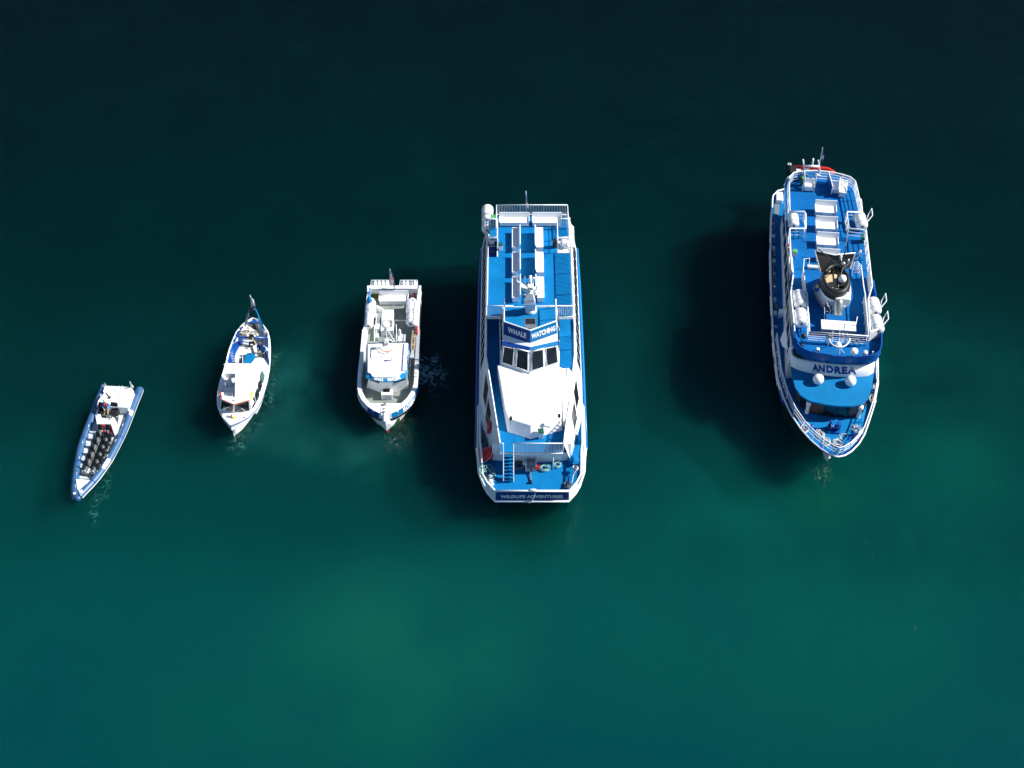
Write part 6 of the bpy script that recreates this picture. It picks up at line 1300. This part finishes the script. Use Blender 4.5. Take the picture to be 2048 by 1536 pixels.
# ================================================================== RIGID INFLATABLE (far left)
F1 = Frame(205, 890, -7.45); W1 = F1.W
RIB = empty('inflatable_boat', (F1.o.x, F1.o.y, 0), F1.yaw, 'leftmost boat, blue tubed inflatable with rows of black seats and white stern cover', 'boat', 'tour boats lined up on the water')
Y5, Y6 = zf(F1, 120, 740, 9.6), zf(F1, 120, 860, 9.6)
YG, YH = zf(F1, 190, 790, 34.13), zf(F1, 185, 835, 34.13)
LT = [(845, 262, .7, 5), (815, 330, .72, 5), (765, 450, .72, 5), (695, 620, .72, 5), (610, 840, .72, 5), (530, 1040, .72, 5), (450, 1250, .73, 5), (380, 1460, .74, 5), (345, 500, .76, 6), (305, 720, .79, 6), (283, 900, .84, 6), (268, 1060, .90, 6), (268, 1170, .95, 6), (300, 1262, .98, 6)]
RT = [(1522, 300, .7, 5), (1510, 360, .72, 5), (1460, 480, .72, 5), (1395, 640, .72, 5), (1325, 830, .72, 5), (1248, 1030, .72, 5), (1160, 1230, .73, 5), (1060, 1430, .74, 5), (960, 470, .76, 6), (840, 650, .79, 6), (700, 850, .84, 6), (560, 1010, .90, 6), (430, 1140, .95, 6), (345, 1235, .98, 6)]
cv = lambda l: [(Y5 if k == 5 else Y6)(x, y, z) for x, y, z, k in l]
LTp, RTp = cv(LT), cv(RT)
def smooth(p, it=2):
    for _ in range(it):
        q_ = [p[0]]
        for a, b in zip(p, p[1:]): q_ += [a.lerp(b, .25), a.lerp(b, .75)]
        q_.append(p[-1]); p = q_
    return p
for P_, nm in ((LTp, 'left'), (RTp, 'right')):
    s = smooth([V(p.x, p.y, p.z - .30) for p in P_]); n = len(s); rr = [.30] * n; rr[0] = .06; rr[1] = .16; rr[2] = .25
    tb = MB(RIBB); tb.tube(s, rr, 18)
    o = tb.build('tube', RIB)
    st = MB(GREYM if nm == 'left' else CREAM)
    out = -1 if nm == 'left' else 1
    st.tube([p + V(out * .285, -.10 * (1 if i > n * .6 else 0), -.02) for i, p in enumerate(s)][3:-1], .035, 5); st.build('rubbing_strake', o)
    bd = MB(NAVY_SHADE)
    for i in range(8, n - 10, 9):
        d = (s[i + 1] - s[i]).normalized(); bd.tube([s[i], s[i] + d * .10], .306, 18)
    bd.build('seam_band', o)
    gr = MB(RAILW)
    for i in range(10, n - 6, 6):
        p = s[i] + V(-out * .12, 0, .285); d = (s[i + 1] - s[i]).normalized(); gr.tube([p - d * .12, p + V(0, 0, .05), p + d * .12], .018, 4)
    gr.use(WHITE2)
    if nm == 'right':
        k0 = n - 20
        for i, (a_, b_) in enumerate(((n - 22, n - 16), (int(n * .30), int(n * .34)))):
            a, b = s[a_ if a_ < n * .5 else a_ + 1], s[b_ - 1]
            wp_ = MB(WHITE2); wp_.loft([[p + V(math.sin(R(q)) * .312, -math.sin(R(q)) * .08, math.cos(R(q)) * .312) for q in (-5, 10, 25, 40, 58)] for p in [s[j] for j in range(a_ + (1 if a_ > n * .5 else 0), b_)]], caps=False, closed=False); wpo = wp_.build('number_patch', o); wpo.modifiers.new('patch_thickness', 'SOLIDIFY').thickness = .01
        o2 = MB(CREAM); o2.obox(s[-5] + V(.02, .0, .28), (.26, .26, .06), R(40)); o2.build('nav_patch', o)
    else:
        o2 = MB(CREAM); o2.obox(s[-4] + V(-.06, .05, .28), (.18, .18, .06)); o2.build('nav_patch', o)
    gr.build('grab_line', o)
no = MB(RIBB); no.lathe([(.05, -.26), (.22, -.18), (.28, .0), (.22, .16), (.05, .22)], (LTp[-1] + RTp[-1]) / 2 + V(.0, -.04, -.33), 14); no.use(WHITE2); no.tube([Y6(290, 1290, .6), Y6(310, 1330, .5), Y6(370, 1330, .5)], .05, 5); no.build('bow_nose', RIB)
# hull and deck
dkp = [(Y5 if k == 5 else Y6)(x, y, z) for x, y, z, k in ((815, 330, .45, 5), (745, 570, .45, 5), (640, 880, .45, 5), (540, 1180, .45, 5), (450, 1500, .45, 5), (350, 720, .5, 6), (300, 950, .55, 6), (330, 1130, .6, 6), (560, 960, .55, 6), (800, 670, .5, 6), (960, 400, .45, 6), (1120, 1250, .45, 5), (1240, 880, .45, 5), (1330, 640, .45, 5), (1420, 380, .45, 5))]
dk = MB(GREYL); dk.prism([(p.x, p.y) for p in dkp], .2, .34); dk.build('deck', RIB)
hu = MB(WHITE2); c_ = sum(dkp, Vector()) / len(dkp); lowp = [(c_.x + (p.x - c_.x) * .45, c_.y + (p.y - c_.y) * .92) for p in dkp]; hu.prism(lowp, -.6, .19, [(p.x, p.y) for p in dkp]); hu.build('hull', RIB)
bl = MB(WHITE2); a = [Y6(300, 935, .95), Y6(570, 950, .95), Y6(350, 1145, .95), Y6(325, 1130, .95)]; bl.prism([(p.x, p.y) for p in a], .36, .92); BL = bl.build('bow_locker', RIB, bevel=.03)
MB(GREYL).prism([(p.x, p.y) for p in (Y6(350, 860, .6), Y6(520, 900, .6), Y6(560, 935, .6), Y6(300, 925, .6))], .345, .6).build('bow_step', RIB)
# inner liner: white benches left of the seats
ln_ = MB(WHITE2); ln_.prism([(p.x, p.y) for p in (Y5(560, 1160, .55), Y5(660, 1200, .55), Y5(540, 1500, .55), Y6(440, 620, .55), Y6(400, 820, .55), Y6(350, 860, .55), Y6(370, 640, .55), Y6(430, 400, .55))], .345, .5); ln_.build('inner_liner', RIB)
gl_ = MB(GREYL)
for i in range(5): p = Y6(595 - i * 47, 145 + i * 138, .56); gl_.obox(p, (.36, .40, .10), R(-8))
gl_.build('foot_well', RIB)
# white engine cover and arch top at the stern
ec = MB(WHITE2); a = [Y5(840, 450, 1.15), Y5(725, 590, 1.15), Y5(698, 690, 1.15), Y5(1300, 722, 1.15), Y5(1400, 400, 1.15), Y5(1250, 380, 1.15)]
ec.prism([(p.x, p.y) for p in (Y5(830, 455, 1.2), Y5(730, 580, 1.2), Y5(700, 690, 1.2), Y5(1298, 720, 1.2), Y5(1410, 385, 1.2), Y5(1375, 370, 1.2), Y5(850, 420, 1.2))], .345, 1.2); EC = ec.build('engine_cover', RIB, bevel=.04)
sp = MB(WHITE2); sp.prism([(p.x, p.y) for p in (Y5(862, 300, .95), Y5(820, 420, .95), Y5(1400, 385, .95), Y5(1368, 325, .95))], .345, .95); sp.build('stern_platform', RIB, bevel=.03)
dt = MB(RAILW); dt.tube([Y5(1130, 300, 1.0), Y5(1115, 345, 1.3), Y5(1190, 350, 1.3), Y5(1195, 300, 1.0)], .02, 4); dt.use(GREYM); dt.tube([Y5(1160, 450, 1.22), Y5(1095, 580, 1.22), Y5(1175, 582, 1.22)], .02, 4); dt.use(BLACK); dt.tube([Y5(885, 435, 1.25), Y5(955, 525, 1.25)], .03, 5); dt.obox(Y5(955, 525, 1.28), (.16, .14, .1)); dt.tube([Y5(815, 570, 1.22), Y5(875, 612, 1.22)], .03, 5); dt.build('cover_fitting', EC)
dp_ = MB(GREYL); c = Y5(1105, 420, 1.205); dp_.obox(c, (.55, .4, .012)); dp_.build('cover_recess', EC)
pl_ = MB(RAILW); pl_.tube([Y5(880, 290, 1.0), Y5(858, 240, 1.6), Y5(835, 320, 1.0)], .03, 5); pl_.tube([Y5(820, 300, .95), Y5(808, 288, 1.2)], .03, 5); pl_.build('stern_post', RIB)
flag(RIB, Y5(1362, 325, .95), Y5(1343, 222, 1.7), (.4, -.1, -.1), [WHITE, RED], .22, .55, 2)
# console and helm
cn = MB(WHITE2); cn.prism([(p.x, p.y) for p in (Y5(700, 980, 1.0), Y5(712, 1060, 1.0), Y5(980, 1060, 1.0), Y5(1020, 1180, 1.0), Y5(1060, 1150, 1.0), Y5(1095, 1020, 1.0), Y5(1030, 920, 1.0), Y5(715, 930, 1.0))], .345, 1.15); CN = cn.build('console', RIB, bevel=.04)
cd2 = MB(GREYM); cd2.prism([(p.x, p.y) for p in (Y5(810, 870, 1.1), Y5(1000, 885, 1.1), Y5(1010, 930, 1.1), Y5(805, 935, 1.1))], .9, 1.16); cd2.use(BLACK); cd2.torus(Y5(955, 900, 1.32), .18, .022, Matrix.Rotation(R(35), 3, 'X'), 16, 5); cd2.obox(Y5(850, 890, 1.2), (.3, .12, .08)); cd2.build('dashboard', CN)
sm_ = MB(GREYL)
for y in (975, 1020): sm_.tube([Y5(735, y, 1.17), Y5(960, y + 3, 1.17)], .012, 4)
sm_.build('console_step', CN)
lf = MB(WHITE2); lf.prism([(p.x, p.y) for p in (Y5(735, 700, .7), Y5(780, 760, .7), Y5(790, 930, .7), Y5(690, 960, .7), Y5(680, 860, .7))], .345, .75); lf.build('side_locker', RIB, bevel=.03)
sx = MB(GREYL); sx.prism([(p.x, p.y) for p in (Y5(1120, 830, .8), Y5(1190, 840, .8), Y5(1090, 1180, .8), Y5(1040, 1220, .8), Y5(1100, 1000, .8))], .345, .62); sx.build('side_step', RIB, bevel=.02)
for x in (830, 1065):
    p = Y5(x, 800, .62); s_ = bpy.data.objects.new('helm_seat', None); COL.objects.link(s_); s_.parent = RIB; s_.location = (p.x, p.y - .1, .34)
    MB(BLACK).prism([(-.30, -.28), (.30, -.28), (.34, .25), (-.34, .25)], .15, .55).build('seat_cushion', s_, bevel=.06)
    MB(BLACK).panel([(-.32, .22, .4), (.32, .22, .4), (.27, .38, 1.15), (-.27, .38, 1.15)], -.16).build('seat_back', s_, bevel=.05)
    MB(GREYM).tube([(-.3, -.2, .68), (-.33, .1, .7), (-.3, .3, .8)], .035, 6).build('armrest', s_)
# jockey seats, two rows with backs
proto = bpy.data.objects.new('jockey_seat', None); COL.objects.link(proto); proto.parent = RIB
MB(GREYM).prism([(-.15, -.42), (.15, -.42), (.15, .30), (-.15, .30)], .0, .50).build('seat_pod', proto, bevel=.04)
MB(mat('grey_vinyl', (.07, .085, .09), .5, .1, 5)).lathe([(.06, -.40), (.16, -.36), (.17, .0), (.16, .28), (.06, .32)], (0, 0, .50), 12, Matrix.Rotation(R(90), 3, 'X')).build('saddle', proto)
MB(BLACK).panel([(-.16, .26, .55), (.16, .26, .55), (.15, .46, 1.02), (-.15, .46, 1.02)], -.12).build('backrest', proto, bevel=.04)
MB(RAILW).tube([(-.15, -.36, .55), (-.13, -.40, .85), (.13, -.40, .85), (.15, -.36, .55)], .024, 6).build('grab_handle', proto)
spots = [(760, -20, 0), (905, -20, 0)] + [(x0 - i * 56, y0 + i * 139, 0) for i in range(5) for x0, y0 in ((722, 120), (880, 125))]
first = True
for x, y, _ in spots:
    p = Y6(x, y, .34 + .75); p = V(p.x, p.y - .18, .34)
    o = proto if first else copy_tree(proto, RIB); first = False
    o.location = p
pad = bpy.data.objects.new('side_seat', None); COL.objects.link(pad); pad.parent = RIB
MB(BLACK).panel([(-.16, -.1, .35), (.16, -.1, .35), (.18, .34, .78), (-.14, .34, .78)], -.16).build('backrest', pad, bevel=.05)
MB(GREYM).box(-.13, .13, -.3, .1, 0, .34).build('seat_pod', pad, bevel=.03)
for i in range(5):
    p = Y6(952 - i * 57, 165 + i * 141, .34 + .5); o = pad if i == 0 else copy_tree(pad, RIB); o.location = (p.x, p.y - .05, .34)
jb = MB(WHITE2); jb.obox(Y6(550, 800, .6), (.32, .4, .3), R(-8)); jb.obox(Y6(455, 825, .55), (.3, .2, .25)); jb.build('bow_seat_box', RIB)
# driver and safety gear
person('person with grey hair in blue jacket and red vest driving the inflatable boat', W1(Y5(930, 850, .34)) + V(0, .1, .0), F1.yaw + R(4), seated(pelvis=(0, 0, .72), spine=(0, .06, .9), chest=(0, .03, 1.15), neck=(0, 0, 1.32), head=(-.02, -.02, 1.42), crown=(-.02, -.03, 1.53), lsh=(.19, .02, 1.22), rsh=(-.19, .02, 1.22), lhip=(.1, -.03, .68), rhip=(-.1, -.03, .68), face=(-.1, -.8, .2), lel=(.30, -.12, 1.0), lwr=(.30, -.42, .95), lha=(.30, -.5, .95), rel=(-.26, -.14, 1.0), rwr=(-.1, -.36, 1.0), rha=(-.04, -.43, 1.0)), JBLUE, KHAKI, HAIRG)
vt = MB(RED); 
for s in (-1, 1): vt.tube([(s * .07, -.02, 1.28), (s * .09, -.12, 1.15), (s * .07, -.13, .98)], [.04, .06, .05], 8)
drv = [o for o in bpy.data.objects if o.name.startswith('person') and 'grey hair' in o.get('label', '')][0]; vt.build('life_vest', drv)
lifebuoy(W1(YH(760, 780, .95)), Matrix.Rotation(R(40), 3, 'X'), 'red lifebuoy on the front of the inflatable boat console', .22, RED)
lb = empty('throw_bag', W1(YH(1280, 900, .75)), F1.yaw, 'red and orange throw bag at the right foot of the inflatable boat console', 'bag'); MB(RED).tube([(-.1, .32, .05), (-.06, .2, .1), (.08, -.1, .1), (.1, -.3, .05)], [.05, .12, .13, .06], 10).build('bag_body', lb); MB(ORANGE).tube([(-.2, .3, .1), (-.16, .08, .12)], [.08, .09], 8).build('float', lb)
